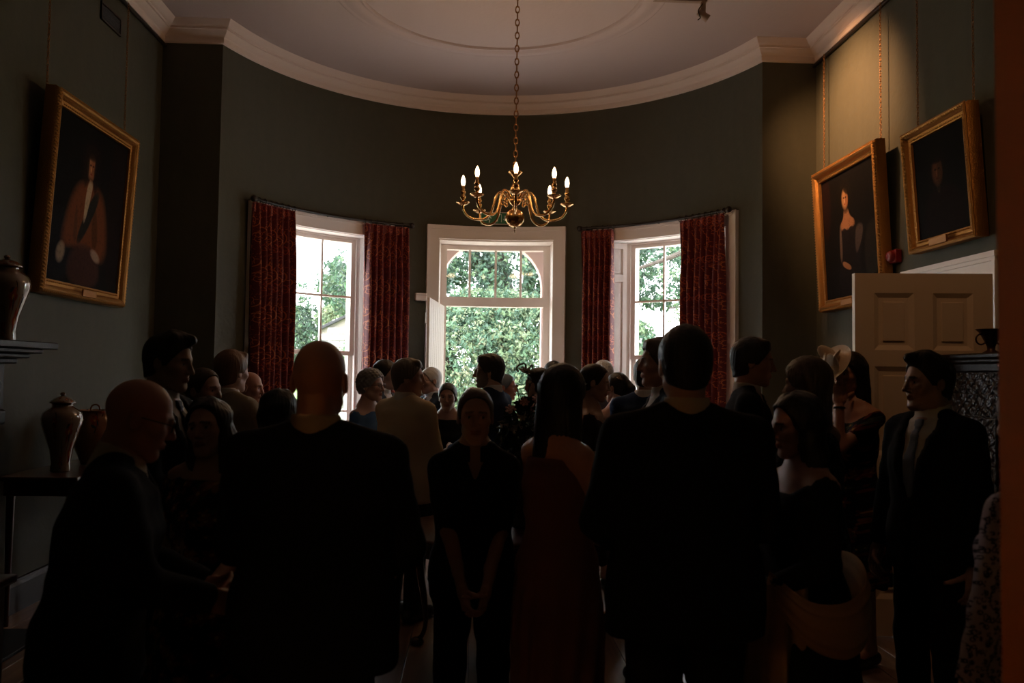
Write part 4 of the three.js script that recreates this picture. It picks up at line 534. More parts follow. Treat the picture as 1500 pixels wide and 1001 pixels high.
// ------------------------------------------------------------------ people: distance fields meshed by surface nets
function meshField(f, lo, hi, cell, colorAt) {
  const nx = Math.ceil((hi[0] - lo[0]) / cell) + 1, ny = Math.ceil((hi[1] - lo[1]) / cell) + 1, nz = Math.ceil((hi[2] - lo[2]) / cell) + 1, B = 5;
  const F = new Float32Array(nx * ny * nz).fill(1), at = (i, j, k) => (k * ny + j) * nx + i;
  for (let K = 0; K < nz; K += B) for (let J = 0; J < ny; J += B) for (let I = 0; I < nx; I += B) {
    const h = B / 2, d = f(lo[0] + (I + h) * cell, lo[1] + (J + h) * cell, lo[2] + (K + h) * cell), far = Math.abs(d) > cell * B * 1.9;
    for (let k = K; k < Math.min(nz, K + B); k++) for (let j = J; j < Math.min(ny, J + B); j++) for (let i = I; i < Math.min(nx, I + B); i++) F[at(i, j, k)] = far ? d : f(lo[0] + i * cell, lo[1] + j * cell, lo[2] + k * cell);
  }
  const vid = new Int32Array(nx * ny * nz).fill(-1), P = [], idx = [], c8 = new Float32Array(8);
  for (let k = 0; k < nz - 1; k++) for (let j = 0; j < ny - 1; j++) for (let i = 0; i < nx - 1; i++) {
    let m = 0; for (let q = 0; q < 8; q++) { c8[q] = F[at(i + (q & 1), j + (q >> 1 & 1), k + (q >> 2))]; if (c8[q] < 0) m++; }
    if (m === 0 || m === 8) continue;
    let sx = 0, sy = 0, sz = 0, n = 0;
    for (let a = 0; a < 8; a++) for (let e = 1; e < 5; e <<= 1) { if (a & e) continue; const b = a | e, u = c8[a], w = c8[b]; if ((u < 0) === (w < 0)) continue; const t = u / (u - w); sx += (a & 1) + (e === 1 ? t : 0); sy += (a >> 1 & 1) + (e === 2 ? t : 0); sz += (a >> 2) + (e === 4 ? t : 0); n++; }
    vid[at(i, j, k)] = P.length / 3; P.push(lo[0] + (i + sx / n) * cell, lo[1] + (j + sy / n) * cell, lo[2] + (k + sz / n) * cell);
  }
  const quad = (a, b, c, d, flip) => { if (a < 0 || b < 0 || c < 0 || d < 0) return; flip ? idx.push(a, c, b, a, d, c) : idx.push(a, b, c, a, c, d); };
  for (let k = 1; k < nz - 1; k++) for (let j = 1; j < ny - 1; j++) for (let i = 1; i < nx - 1; i++) {
    const s = F[at(i, j, k)] < 0;
    if (s !== (F[at(i + 1, j, k)] < 0)) quad(vid[at(i, j - 1, k - 1)], vid[at(i, j, k - 1)], vid[at(i, j, k)], vid[at(i, j - 1, k)], !s);
    if (s !== (F[at(i, j + 1, k)] < 0)) quad(vid[at(i - 1, j, k - 1)], vid[at(i - 1, j, k)], vid[at(i, j, k)], vid[at(i, j, k - 1)], !s);
    if (s !== (F[at(i, j, k + 1)] < 0)) quad(vid[at(i - 1, j - 1, k)], vid[at(i, j - 1, k)], vid[at(i, j, k)], vid[at(i - 1, j, k)], !s);
  }
  const g = new THREE.BufferGeometry(), n = P.length / 3, uv = new Float32Array(n * 2);
  for (let i = 0; i < n; i++) { uv[2 * i] = P[3 * i] + 0.6 * P[3 * i + 2]; uv[2 * i + 1] = P[3 * i + 1] + 0.25 * P[3 * i + 2]; }
  g.setAttribute('position', new THREE.Float32BufferAttribute(P, 3)); g.setAttribute('uv', new THREE.BufferAttribute(uv, 2)); g.setIndex(idx); g.computeVertexNormals();
  if (colorAt) { const c = new Float32Array(n * 3); for (let i = 0; i < n; i++) { const q = colorAt(P[3 * i], P[3 * i + 1], P[3 * i + 2]); c[3 * i] = q[0]; c[3 * i + 1] = q[1]; c[3 * i + 2] = q[2]; } g.setAttribute('color', new THREE.BufferAttribute(c, 3)); }
  return g;
}
const hyp = (a, b, c = 0) => Math.sqrt(a * a + b * b + c * c);
const smin = (a, b, k) => { const h = Math.max(k - Math.abs(a - b), 0) / k; return Math.min(a, b) - h * h * k * 0.25; };
const smax = (a, b, k) => -smin(-a, -b, k);
function cap(x, y, z, A, B, ra, rb) { const bx = B[0] - A[0], by = B[1] - A[1], bz = B[2] - A[2], px = x - A[0], py = y - A[1], pz = z - A[2]; let t = (px * bx + py * by + pz * bz) / (bx * bx + by * by + bz * bz + 1e-9); t = t < 0 ? 0 : t > 1 ? 1 : t; return hyp(px - bx * t, py - by * t, pz - bz * t) - (ra + (rb - ra) * t); }
function ell(x, y, z, c, r) { const a = (x - c[0]) / r[0], b = (y - c[1]) / r[1], d = (z - c[2]) / r[2], k = hyp(a, b, d), m = hyp(a / r[0], b / r[1], d / r[2]); return m < 1e-6 ? -Math.min(...r) : k * (k - 1) / m; }
function column(table, x, y, z) { // table rows: y, half width, half depth, z offset
  let i = 0; const n = table.length; while (i < n - 2 && y > table[i + 1][0]) i++;
  let t = (y - table[i][0]) / (table[i + 1][0] - table[i][0]); t = t < 0 ? 0 : t > 1 ? 1 : t; const s = t * t * (3 - 2 * t), L = (k) => table[i][k] + (table[i + 1][k] - table[i][k]) * s;
  const a = L(1), b = L(2), zz = z - L(3); const k = hyp(x / a, zz / b), m = hyp(x / a / a, zz / b / b); const d = m < 1e-6 ? -Math.min(a, b) : k * (k - 1) / m;
  return smax(d, Math.max(table[0][0] - y, y - table[n - 1][0]), 0.02);
}

// head in its own frame: centre between the ears, y up, z forward, 0.245 m tall
function headField(o) {
  const jw = o.man ? 1 : 0.92, nose = o.nose ?? 1;
  return (x0, y, z) => {
    const x = Math.abs(x0);
    let d = ell(x, y, z, [0, 0.034, -0.012], [0.074, 0.088, 0.096]);
    d = smin(d, ell(x, y, z, [0, -0.03, 0.03], [0.058 * jw, 0.082, 0.058]), 0.03);
    d = smin(d, cap(x, y, z, [0.047 * jw, -0.062, 0.002], [0.012, -0.1, 0.062], 0.017, 0.017), 0.03);
    d = smin(d, cap(x, y, z, [0, -0.1, 0.066], [0.008, -0.1, 0.064], 0.017, 0.016), 0.02);
    d = smin(d, ell(x, y, z, [0.043, -0.018, 0.056], [0.022, 0.02, 0.022]), 0.025);
    d = smin(d, cap(x, y, z, [0.01, 0.023, 0.084], [0.045, 0.021, 0.066], 0.009, 0.009), 0.018);
    d = smax(d, -ell(x, y, z, [0.031, 0.004, 0.096], [0.02, 0.012, 0.02]), 0.014);
    d = smin(d, hyp(x - 0.031, y - 0.004, z - 0.07) - 0.0125, 0.004);
    d = smin(d, cap(x, y, z, [0, 0.014, 0.086], [0, -0.03, 0.106 * nose + 0.002], 0.0075, 0.0105), 0.012);
    d = smin(d, hyp(x - 0.011, y + 0.034, z - 0.094) - 0.008, 0.008);
    d = smin(d, cap(x, y, z, [0, -0.0575, 0.091], [0.021, -0.061, 0.078], 0.006, 0.004), 0.008);
    d = smin(d, cap(x, y, z, [0, -0.069, 0.089], [0.019, -0.064, 0.077], 0.0065, 0.004), 0.008);
    d = smax(d, -(cap(x, y, z, [0, -0.063, 0.1], [0.022, -0.0625, 0.084], 0.0022, 0.0018)), 0.003);
    let e = ell(x, y, z, [0.077, -0.004, -0.012], [0.009, 0.031, 0.019]); e = smax(e, -ell(x, y, z, [0.088, -0.003, -0.008], [0.008, 0.02, 0.011]), 0.006);
    d = smin(d, e, 0.006);
    d = smin(d, cap(x, y, z, [0, -0.05, -0.025], [0, -0.16, -0.04], o.man ? 0.056 : 0.046, o.man ? 0.058 : 0.047), 0.03);
    return d;
  };
}
function headColor(o) {
  const S = o.skin, brow = o.brow ?? o.hairCol ?? [0.05, 0.03, 0.02];
  const beard = o.beard; const mix = (a, b, t) => [a[0] + (b[0] - a[0]) * t, a[1] + (b[1] - a[1]) * t, a[2] + (b[2] - a[2]) * t];
  return (x0, y, z) => {
    const x = Math.abs(x0);
    if (z > 0.068 && hyp(x - 0.031, (y - 0.003) * 1.9) < 0.0105) { const r = hyp(x - 0.031, y - 0.004); return r < 0.0058 ? [0.02, 0.012, 0.01] : [0.42, 0.36, 0.32]; }
    if (z > 0.066 && hyp(x - 0.031, y - 0.006) < 0.0145 && y > 0.006) return [S[0] * 0.8, S[1] * 0.72, S[2] * 0.7];
    if (z > 0.05 && x > 0.012 && x < 0.048 && Math.abs(y - 0.0245 + (x - 0.03) * 0.1) < 0.0045) return mix(S, brow, 0.75);
    if (z > 0.072 && x < 0.022 && y > -0.075 && y < -0.0535) return o.man ? [S[0] * 0.85, S[1] * 0.66, S[2] * 0.62] : [S[0] * 0.82, S[1] * 0.55, S[2] * 0.53];
    if (beard && z > -0.005 && y < -0.045 + Math.max(0, 0.02 - Math.max(0, z - 0.06)) + (x > 0.045 ? 0.045 : 0) && y > -0.125) return mix(S, beard, 0.8);
    return S;
  };
}
const hash3 = (x, y, z) => { const s = Math.sin(x * 127.1 + y * 311.7 + z * 74.7) * 43758.5453; return s - Math.floor(s); };
const strands = (x, y, z, f) => { const a = Math.atan2(x, -z - 0.02); return 0.34 * Math.sin(a * f * 1.7 + 2.4 * Math.sin(y * 19 + x * 8)) + 0.2 * Math.sin(a * f * 3.1 + y * 37) + 0.2 * Math.sin(x * 150 + z * 120 + 2 * Math.sin(y * 40)); };
// hair in the head's frame
function hairField(style) {
  const skull = (x, y, z, t0) => { const q = Math.max(0, Math.min(1, (y + 0.1) / 0.06)), t = 0.003 + (t0 - 0.003) * q; return smin(ell(x, y, z, [0, 0.036, -0.014], [0.074, 0.088, 0.096]), cap(x, y, z, [0, -0.02, -0.036], [0, -0.11, -0.04], 0.057, 0.054), 0.03) - t; };
  const faceCut = (x, y, z, low, fr, hy = 0.094) => { const ax = Math.abs(x), hl = fr + 0.02 * (ax / 0.06); // in front of this z below the hairline nothing grows
    const Y1 = hy - 0.16 * ax, Y0 = Y1 - 0.022; const zf = y > Y1 ? 0.15 : y > Y0 ? fr + 0.02 + 0.055 * (y - Y0) / 0.022 : y > -0.01 ? 0.022 + (fr - 0.002) * (y + 0.01) / (Y0 + 0.01) : -0.022; return Math.max(z - zf, low + 0.35 * Math.max(0, z + 0.04) + 5 * x * x - y); };
  const base = {
    short: (x, y, z) => Math.max(skull(x, y, z, 0.009 + 0.003 * strands(x, y, z, 26)), faceCut(x, y, z, -0.075, 0.05)),
    crop: (x, y, z) => Math.max(skull(x, y, z, 0.007 + 0.0012 * strands(x, y, z, 40)), faceCut(x, y, z, -0.07, 0.055)),
    quiff: (x, y, z) => { let d = Math.max(skull(x, y, z, 0.010 + 0.003 * strands(x, y, z, 22)), faceCut(x, y, z, -0.075, 0.05)); d = smin(d, cap(x, y, z, [0, 0.112, 0.0], [0.0, 0.108, 0.085], 0.036, 0.022) - 0.004 * strands(x, y, z, 18), 0.02); return smin(d, cap(x, y, z, [-0.035, 0.105, 0.03], [0.035, 0.105, 0.03], 0.03, 0.03) - 0.003 * strands(x, y, z, 18), 0.02); },
    full: (x, y, z) => { const d = Math.max(skull(x, y, z, 0.014 + 0.004 * strands(x, y, z, 20)), faceCut(x, y, z, -0.085, 0.055)); return smin(d, cap(x, y, z, [-0.04, 0.1, 0.055], [0.04, 0.1, 0.055], 0.022, 0.022), 0.02); },
    curly: (x, y, z) => Math.max(skull(x, y, z, 0.024 + 0.006 * Math.sin(x * 150) * Math.sin(y * 150) * Math.sin(z * 150 + 1)), faceCut(x, y, z, -0.07, 0.055)),
    fringe: (x, y, z) => Math.max(skull(x, y, z, 0.007 + 0.0015 * strands(x, y, z, 30)), faceCut(x, y, z, -0.075, 0.02), y - 0.035 - 0.25 * Math.max(0, -z - 0.06)),
    back: (x, y, z) => { const d = Math.max(skull(x, y, z, 0.009 + 0.0022 * strands(x, y, z, 34)), faceCut(x, y, z, -0.07, 0.04, 0.108)); return smin(d, ell(x, y, z, [0, 0.02, -0.125], [0.038, 0.038, 0.032]) - 0.003 * strands(x, y, z, 20), 0.012); },
    pony: (x, y, z) => { let d = Math.max(skull(x, y, z, 0.009 + 0.0022 * strands(x, y, z, 34)), faceCut(x, y, z, -0.07, 0.04, 0.108)); d = smin(d, cap(x, y, z, [0, 0.05, -0.115], [0, 0.0, -0.15], 0.025, 0.034), 0.01); return smin(d, cap(x, y, z, [0, 0.0, -0.15], [0.01, -0.26, -0.115], 0.036, 0.015) - 0.003 * strands(x, y, z, 14), 0.012); },
    long: (x, y, z) => { const w = 0.004 * strands(x, y, z, 22), top = Math.max(skull(x, y, z, 0.02 + w), faceCut(x, y, z, -0.2, 0.052)); const ax = Math.abs(x); let c = column([[-0.36, 0.1, 0.03, -0.055], [-0.25, 0.11, 0.045, -0.06], [-0.1, 0.105, 0.065, -0.05], [0.06, 0.092, 0.08, -0.03]], x, y, z) - w; c = Math.max(c, z - (0.0 + 0.03 * Math.min(1, Math.max(0, (ax - 0.05) / 0.03)))); return smin(top, c, 0.02); },
    wavy: (x, y, z) => { const w = 0.0045 * Math.sin(y * 62 + 3 * Math.atan2(x, -z)) + 0.004 * strands(x, y, z, 18), top = Math.max(skull(x, y, z, 0.017 + w), faceCut(x, y, z, -0.2, 0.045, 0.112)); const ax = Math.abs(x); let c = column([[-0.24, 0.1, 0.05, -0.03], [-0.15, 0.115, 0.07, -0.025], [-0.05, 0.105, 0.075, -0.03], [0.06, 0.09, 0.085, -0.025]], x, y, z) - w; c = Math.max(c, z - (ax > 0.06 ? 0.045 : 0.045 - (0.06 - ax) * 3)); return smin(top, c, 0.02); },
  };
  return base[style];
}
// hand: wrist at the origin, fingers along +y, palm towards +z; thumb on -x for a left hand
const handCache = new Map();
function handGeo(left, curl, cell, skin) {
  const key = [left, curl, cell, skin].join(); if (handCache.has(key)) return handCache.get(key).clone();
  const sx = left ? -1 : 1, B = [];
  const chain = (p, dir, bend, lens, r0) => { let a = p, ang = 0; const [ux, uy] = dir; lens.forEach((l, i) => { ang += bend[i]; const b = [a[0] + ux * l * Math.cos(ang), a[1] + uy * l * Math.cos(ang), a[2] + l * Math.sin(ang)]; B.push([a, b, r0 * (1 - 0.1 * i), r0 * (1 - 0.1 * (i + 1))]); a = b; }); };
  [[0.029, 0.088, 0.07, 0.06], [0.0095, 0.092, 0.078, 0.02], [-0.0105, 0.09, 0.073, -0.02], [-0.029, 0.083, 0.056, -0.08]].forEach(([bx, by, L, sp], i) => chain([bx * sx, by, 0], [Math.sin(sp) * sx, Math.cos(sp)], [curl * 0.7 + i * 0.05, curl * 1.1, curl * 0.7], [L * 0.45, L * 0.32, L * 0.25], 0.0088));
  chain([0.026 * sx, 0.03, 0.008], [0.72 * sx, 0.69], [0.45, 0.2 + curl * 0.4, curl * 0.5], [0.04, 0.032, 0.026], 0.0115);
  const f = (x, y, z) => { const qx = Math.abs(x) - 0.026, qy = Math.abs(y - 0.05) - 0.034, qz = Math.abs(z) - 0.003; let d = hyp(Math.max(qx, 0), Math.max(qy, 0), Math.max(qz, 0)) + Math.min(Math.max(qx, qy, qz), 0) - 0.012; d = smin(d, cap(x, y, z, [0, -0.03, 0], [0, 0.03, 0], 0.024, 0.024), 0.02); for (const [a, b, r0, r1] of B) d = smin(d, cap(x, y, z, a, b, r0, r1), 0.006); return d; };
  const g = meshField(f, [-0.085, -0.065, -0.04], [0.085, 0.19, 0.15], cell, () => skin); handCache.set(key, g); return g.clone();
}
// torus-like frame of spectacles in the head's frame
function glassesGeo() { const g = []; for (const s of [-1, 1]) { g.push(new THREE.TorusGeometry(0.021, 0.0018, 6, 20).scale(1.1, 0.85, 1).translate(s * 0.031, 0.003, 0.098)); g.push(bar([s * 0.054, 0.008, 0.096], [s * 0.08, 0.01, 0.0], 0.0016, 6)); } g.push(bar([-0.009, 0.008, 0.1], [0.009, 0.008, 0.1], 0.0016, 6)); return join(g); }
const skinMat = new THREE.MeshPhysicalMaterial({ vertexColors: true, color: 0xffffff, roughness: 0.5, sheen: 0.2 });
const matCache = new Map();
function cloth(c, rough = 0.9, tex) { const k = c.join() + rough + (tex ? tex.uuid : ''); if (!matCache.has(k)) matCache.set(k, new THREE.MeshPhysicalMaterial({ color: tex ? 0xffffff : lin(...c), roughness: rough, map: tex ?? null, bumpMap: weaveBump, bumpScale: 0.0005, specularIntensity: 0.3 })); return matCache.get(k); }
const hairMats = new Map();
function hairMat(c) { const k = c.join(); if (!hairMats.has(k)) hairMats.set(k, new THREE.MeshPhysicalMaterial({ color: lin(...c), roughness: 0.48, bumpMap: weaveBump, bumpScale: 0.0008 })); return hairMats.get(k); }
const leather = std(lin(0.012, 0.01, 0.009), 0.3);

function person(o) {
  const top = onZ(o.px, o.py, o.D), h = top.y, man = o.sex !== 'w', s = h / 1.75, hs = (0.45 + 0.55 * s) * (man ? 1 : 0.95), wd = o.wide ?? 1;
  const cellH = Math.min(0.0062, Math.max(0.0042, 0.0016 * o.D)), cellB = o.D < 3.3 ? 0.0135 : o.D < 4.8 ? 0.016 : 0.02;
  const lean = Math.tan((o.lean ?? 0) * D2R), hipY = 0.93 * s, lz = (y) => y > hipY ? (y - hipY) * lean : 0;
  const face = o.face * D2R, headZ = lz(h - 0.12) + 0.02 + (o.crane ?? 0);
  // the head sits where the photograph shows it, the feet below
  const t = thing('person', o.label, 'person', [top.x - Math.sin(face) * headZ, 0, -o.D - Math.cos(face) * headZ], face, o.group);
  const skin = o.skin ?? [0.42, 0.25, 0.18];
  const sw = (man ? 0.182 : 0.152) * s * (0.35 + 0.65 * wd), shY = (man ? 1.40 : 1.385) * s, L1 = 0.29 * s, L2 = 0.26 * s;
  const hc = [0, h - 0.124 * hs, headZ], nb = [0, 1.47 * s, lz(1.47 * s) - 0.015];
  // arms by two bone reach
  const arms = [1, -1].map((sd) => {
    const S = [sd * sw, shY, lz(shY) - 0.01], tgt = (sd > 0 ? o.left : o.right) ?? o.arms ?? 'down';
    let W = Array.isArray(tgt) ? tgt.slice(0, 3).map((v, i) => v * s + (i === 2 ? lz(shY) * 0.6 : 0)) : { down: [sd * (sw + 0.075), 0.83 * s, 0.05 + lz(shY) * 0.5], front: [sd * 0.09, 1.03 * s, 0.27 + lz(shY) * 0.7], clasp: [sd * 0.055, 0.86 * s, 0.21], bent: [sd * 0.19 * s, 1.02 * s, 0.27 + lz(shY) * 0.6], hip: [sd * 0.2, 0.95 * s, 0.1] }[tgt];
    const d = V3(...W).sub(V3(...S)); let l = d.length(); const mx = (L1 + L2) * 0.995; if (l > mx) { d.multiplyScalar(mx / l); l = mx; W = V3(...S).add(d).toArray(); }
    const n = d.clone().normalize(), a = (L1 * L1 - L2 * L2 + l * l) / (2 * l), hh = Math.sqrt(Math.max(0, L1 * L1 - a * a)); const pole = W[1] > S[1] - 0.12 ? V3(sd * 0.3, -1, -0.25) : V3(sd * 0.55, -0.5, -0.8); pole.addScaledVector(n, -pole.dot(n)).normalize();
    return { sd, S, W, E: V3(...S).addScaledVector(n, a).addScaledVector(pole, hh).toArray() };
  });
  const feet = [1, -1].map((sd) => ({ sd, H: [sd * 0.088 * s, hipY - 0.02, 0], K: [sd * 0.1 * s, 0.49 * s, 0.015], A: [sd * 0.105 * s, 0.09, -0.015] }));
  const armR = man ? 0.043 : 0.036, X = 0.62 * s * Math.max(1, wd), lo = [-X, 0, -0.42], hi = [X, h, 0.62];
  let reach = 0; for (const a of arms) reach = Math.max(reach, a.W[2], a.E[2]); hi[2] = Math.max(0.3 + lz(h), reach + 0.12); lo[2] = Math.min(-0.3, ...arms.map((a) => a.E[2] - 0.12)); const ax = Math.max(0.3 * wd, ...arms.flatMap((a) => [Math.abs(a.E[0]), Math.abs(a.W[0])])) + 0.12; lo[0] = -ax; hi[0] = ax;
  // ---- body (skin): one surface from head to foot
  const bw = (man ? 1 : 0.9) * (0.5 + 0.5 * wd);
  const core = [[0.82 * s, 0.155 * bw, 0.105, 0], [0.95 * s, 0.16 * bw, 0.11, 0], [1.1 * s, (man ? 0.14 : 0.115) * bw, 0.095, lz(1.1 * s)], [1.28 * s, 0.155 * bw, man ? 0.105 : 0.11, lz(1.28 * s) + (man ? 0 : 0.01)], [1.4 * s, 0.13 * bw, 0.075, lz(1.4 * s)], [1.47 * s, 0.06, 0.055, lz(1.47 * s)]];
  const bodyF = (x, y, z) => {
    let d = column(core, x, y, z);
    d = smin(d, cap(x, y, z, nb, [hc[0], hc[1] - 0.03, hc[2] - 0.03], man ? 0.058 : 0.047, man ? 0.054 : 0.044), 0.05);
    for (const a of arms) { if (o.outfit !== 'suit') d = smin(d, cap(x, y, z, [a.sd * 0.03, 1.47 * s, lz(1.47 * s) - 0.02], [a.S[0] * 0.85, a.S[1] + 0.008, a.S[2] - 0.008], 0.04, 0.04), 0.05); d = smin(d, cap(x, y, z, a.S, a.E, armR * 1.12, armR * 0.92), 0.05); d = smin(d, cap(x, y, z, a.E, a.W, armR * 0.95, 0.024), 0.02); }
    for (const f of feet) { d = smin(d, cap(x, y, z, f.H, f.K, 0.078 * s, 0.052 * s), 0.04); d = smin(d, cap(x, y, z, f.K, f.A, 0.052 * s, 0.034 * s), 0.02); d = smin(d, cap(x, y, z, f.A, [f.A[0], 0.04, 0.1], 0.03, 0.024), 0.03); }
    return d;
  };
  const bareArms = o.outfit === 'dress' && !(o.sleeve > 0.9);
  const geos = [meshField(bodyF, lo, hi, bareArms ? Math.min(cellB, 0.014) : 0.02, () => skin)];
  const Rm = new THREE.Matrix4().makeRotationFromEuler(new THREE.Euler((o.nod ?? 0) * D2R, (o.turn ?? 0) * D2R, (o.tilt ?? 0) * D2R, 'YXZ')), HM = new THREE.Matrix4().makeTranslation(...hc).multiply(Rm).multiply(new THREE.Matrix4().makeScale(hs, hs, hs));
  const headO = { man, skin, beard: o.beard, hairCol: o.hairCol, nose: o.nose };
  geos.push(meshField(headField(headO), [-0.1, -0.17, -0.12], [0.1, 0.14, 0.13], cellH, headColor(headO)).applyMatrix4(HM));
  for (const a of arms) { const Y = V3(...a.W).sub(V3(...a.E)).normalize(); let Z = V3(...(a.sd > 0 ? o.palmL ?? [-1, 0, -0.2] : o.palmR ?? [1, 0, -0.2])); Z.addScaledVector(Y, -Z.dot(Y)).normalize(); const Xv = V3(0, 0, 0).crossVectors(Y, Z); geos.push(handGeo(a.sd > 0, o.curl ?? 0.45, o.D < 4 ? 0.004 : 0.006, skin).scale(hs, hs, hs).applyMatrix4(new THREE.Matrix4().makeBasis(Xv, Y, Z).setPosition(...a.W))); }
  const bg = mergeGeometries(geos); mesh('body', bg, skinMat, t);
  if (o.hair && o.hair !== 'bald') { const f = hairField(o.hair), lowY = { long: -0.4, wavy: -0.28, pony: -0.3 }[o.hair] ?? -0.12; mesh('hair', meshField(f, [-0.15, lowY, -0.21], [0.15, 0.18, 0.14], Math.max(cellH, lowY < -0.2 ? 0.006 : 0.0045)).applyMatrix4(HM), hairMat(o.hairCol), t); }
  if (o.glasses) mesh('glasses', glassesGeo().applyMatrix4(HM), leather, t);
  // ---- clothes
  const wr = (x, y, z, a) => a * (Math.sin(x * 23 + y * 41 + 2 * Math.sin(z * 19)) * 0.5 + Math.sin(y * 67 - z * 33 + x * 11) * 0.5);
  const sleeves = (x, y, z, r0, r1, upto, k) => { let d = 9; for (const a of arms) { const E = a.E, W = upto >= 1 ? [E[0] + (a.W[0] - E[0]) * Math.min(1, upto * 1), E[1] + (a.W[1] - E[1]), E[2] + (a.W[2] - E[2])] : a.W; if (upto < 0.5) { const q = upto / 0.5, M2 = a.S.map((v, i) => v + (E[i] - v) * q); d = Math.min(d, cap(x, y, z, a.S, M2, r0, r0 * (1 - 0.1 * q))); } else { d = Math.min(d, cap(x, y, z, a.S, E, r0, r0 * 0.86)); const q = Math.min(1, (upto - 0.5) / 0.5) * 0.98, M2 = E.map((v, i) => v + (a.W[i] - v) * q); let c = cap(x, y, z, E, M2, r0 * 0.88, r1); const dx = a.W[0] - E[0], dy = a.W[1] - E[1], dz = a.W[2] - E[2], l = hyp(dx, dy, dz); c = Math.max(c, ((x - M2[0]) * dx + (y - M2[1]) * dy + (z - M2[2]) * dz) / l); d = smin(d, c, 0.02); } } return d; };
  if (o.outfit === 'suit') {
    const g = wd, col = o.cloth ?? [0.009, 0.009, 0.011], b = o.belly ?? 0;
    const J = [[0.79 * s, 0.2 * g, 0.15, 0], [0.95 * s, 0.2 * g, 0.148 + b * 0.6, b * 0.5], [1.1 * s, 0.178 * g, 0.132 + b, lz(1.1 * s) + b * 0.6], [1.27 * s, 0.192 * g, 0.142 + b * 0.4, lz(1.27 * s)], [1.38 * s, 0.185 * g, 0.118, lz(1.38 * s) - 0.008], [1.45 * s, 0.118 * g, 0.085, lz(1.45 * s) - 0.012], [1.487 * s, 0.07, 0.068, lz(1.48 * s) - 0.02]];
    const v0 = 1.12 * s;
    const jf = (x, y, z) => {
      let d = column(J, x, y, z); for (const sd of [1, -1]) d = smin(d, cap(x, y, z, [sd * 0.05, 1.465 * s, lz(1.45 * s) - 0.015], [sd * sw, shY + 0.014, lz(shY) - 0.012], 0.045, 0.054), 0.05);
      d = smin(d, sleeves(x, y, z, man ? 0.064 : 0.055, 0.043, 1, 0.03), 0.025);
      d += wr(x, y, z, 0.0028);
      const zc = z - lz(y); // open V of the front, and a slit below the button
      const v = Math.max(Math.abs(x) - 0.012 - Math.max(0, (y - v0)) * 0.19, v0 - y, 0.03 - zc); d = smax(d, -v, 0.006);
      if (y < v0 - 0.05 && zc > 0) d = smax(d, -(Math.max(Math.abs(x - 0.01) - 0.004 - Math.max(0, (0.95 * s - y)) * 0.12, 0.06 - zc)), 0.004);
      const lap = Math.abs(Math.abs(x) - 0.03 - Math.max(0, y - v0) * 0.23) - 0.022; if (y > v0 && y < 1.46 * s && zc > 0.03) d -= 0.006 * Math.max(0, Math.min(1, -lap / 0.012));
      return d;
    };
    mesh('jacket', meshField(jf, [lo[0], 0.72 * s, lo[2] - 0.05], [hi[0], 1.56 * s, hi[2] + 0.1], cellB), cloth(col, 0.88), t);
    const sc = o.shirt ?? [0.62, 0.58, 0.54], nk = V3(hc[0] - nb[0], hc[1] - 0.06 - nb[1], hc[2] - 0.03 - nb[2]).normalize();
    const sf = (x, y, z) => { let d = column(J.map(([yy, a, bb, q], i) => [yy, i > 4 ? Math.max(a - 0.012, 0.06) : a - 0.022, bb - (i > 4 ? 0.008 : 0.02), q]).slice(1, 7), x, y, z); const px = x - nb[0], py = y - nb[1], pz = z - nb[2], hgt = px * nk.x + py * nk.y + pz * nk.z, rr = hyp(px - nk.x * hgt, py - nk.y * hgt, pz - nk.z * hgt); const c = Math.max(rr - 0.0735 + 0.1 * hgt, -(rr - 0.054), hgt - 0.056 + 0.25 * Math.max(0, pz), -0.03 - hgt); return Math.min(d, c); };
    mesh('shirt', meshField(sf, [-0.24 * g, 1.0 * s, -0.25], [0.24 * g, 1.62 * s, 0.3 + lz(1.5 * s) + b], Math.min(0.01, cellB * 0.7)), cloth(sc, 0.8), t);
    if (o.tie) { const tf = (x, y, z) => { const zz = column(J.map(([yy, a, bb, q]) => [yy, a - 0.018, bb - 0.012, q]).slice(1, 6), x, y, z); const u = (1.45 * s - y) / (0.4 * s), w = y > 1.43 * s ? 0.02 : 0.014 + 0.03 * Math.max(0, u); return Math.max(Math.abs(zz) - (y > 1.425 * s ? 0.014 : 0.006), Math.abs(x) - w, y - 1.47 * s, 1.06 * s - y, -(z - lz(y))); }; mesh('tie', meshField(tf, [-0.08, 1.0 * s, 0], [0.08, 1.52 * s, 0.3 + lz(1.4 * s)], 0.007), cloth(o.tie, 0.5), t); }
  }
  if (o.outfit === 'suit' || o.outfit === 'staff') {
    const col = o.trousers ?? o.cloth ?? [0.009, 0.009, 0.011], g = 0.5 + 0.5 * wd;
    const tf = (x, y, z) => { let d = column([[0.8 * s, 0.17 * g, 0.12, -0.005], [0.92 * s, 0.178 * g, 0.128, -0.005], [1.04 * s, 0.155 * g, 0.112, 0]], x, y, z); for (const f of feet) { d = smin(d, cap(x, y, z, f.H, f.K, 0.095 * s * g, 0.074 * s), 0.03); d = smin(d, Math.max(cap(x, y, z, f.K, [f.A[0], 0.0, f.A[2]], 0.074 * s, 0.066 * s), 0.05 - y), 0.02); } return d + wr(x, y, z, 0.002); };
    mesh('trousers', meshField(tf, [-0.26 * g, 0.0, -0.2], [0.26 * g, 1.08 * s, 0.22], Math.max(cellB, 0.0145)), cloth(col, 0.9), t);
  }
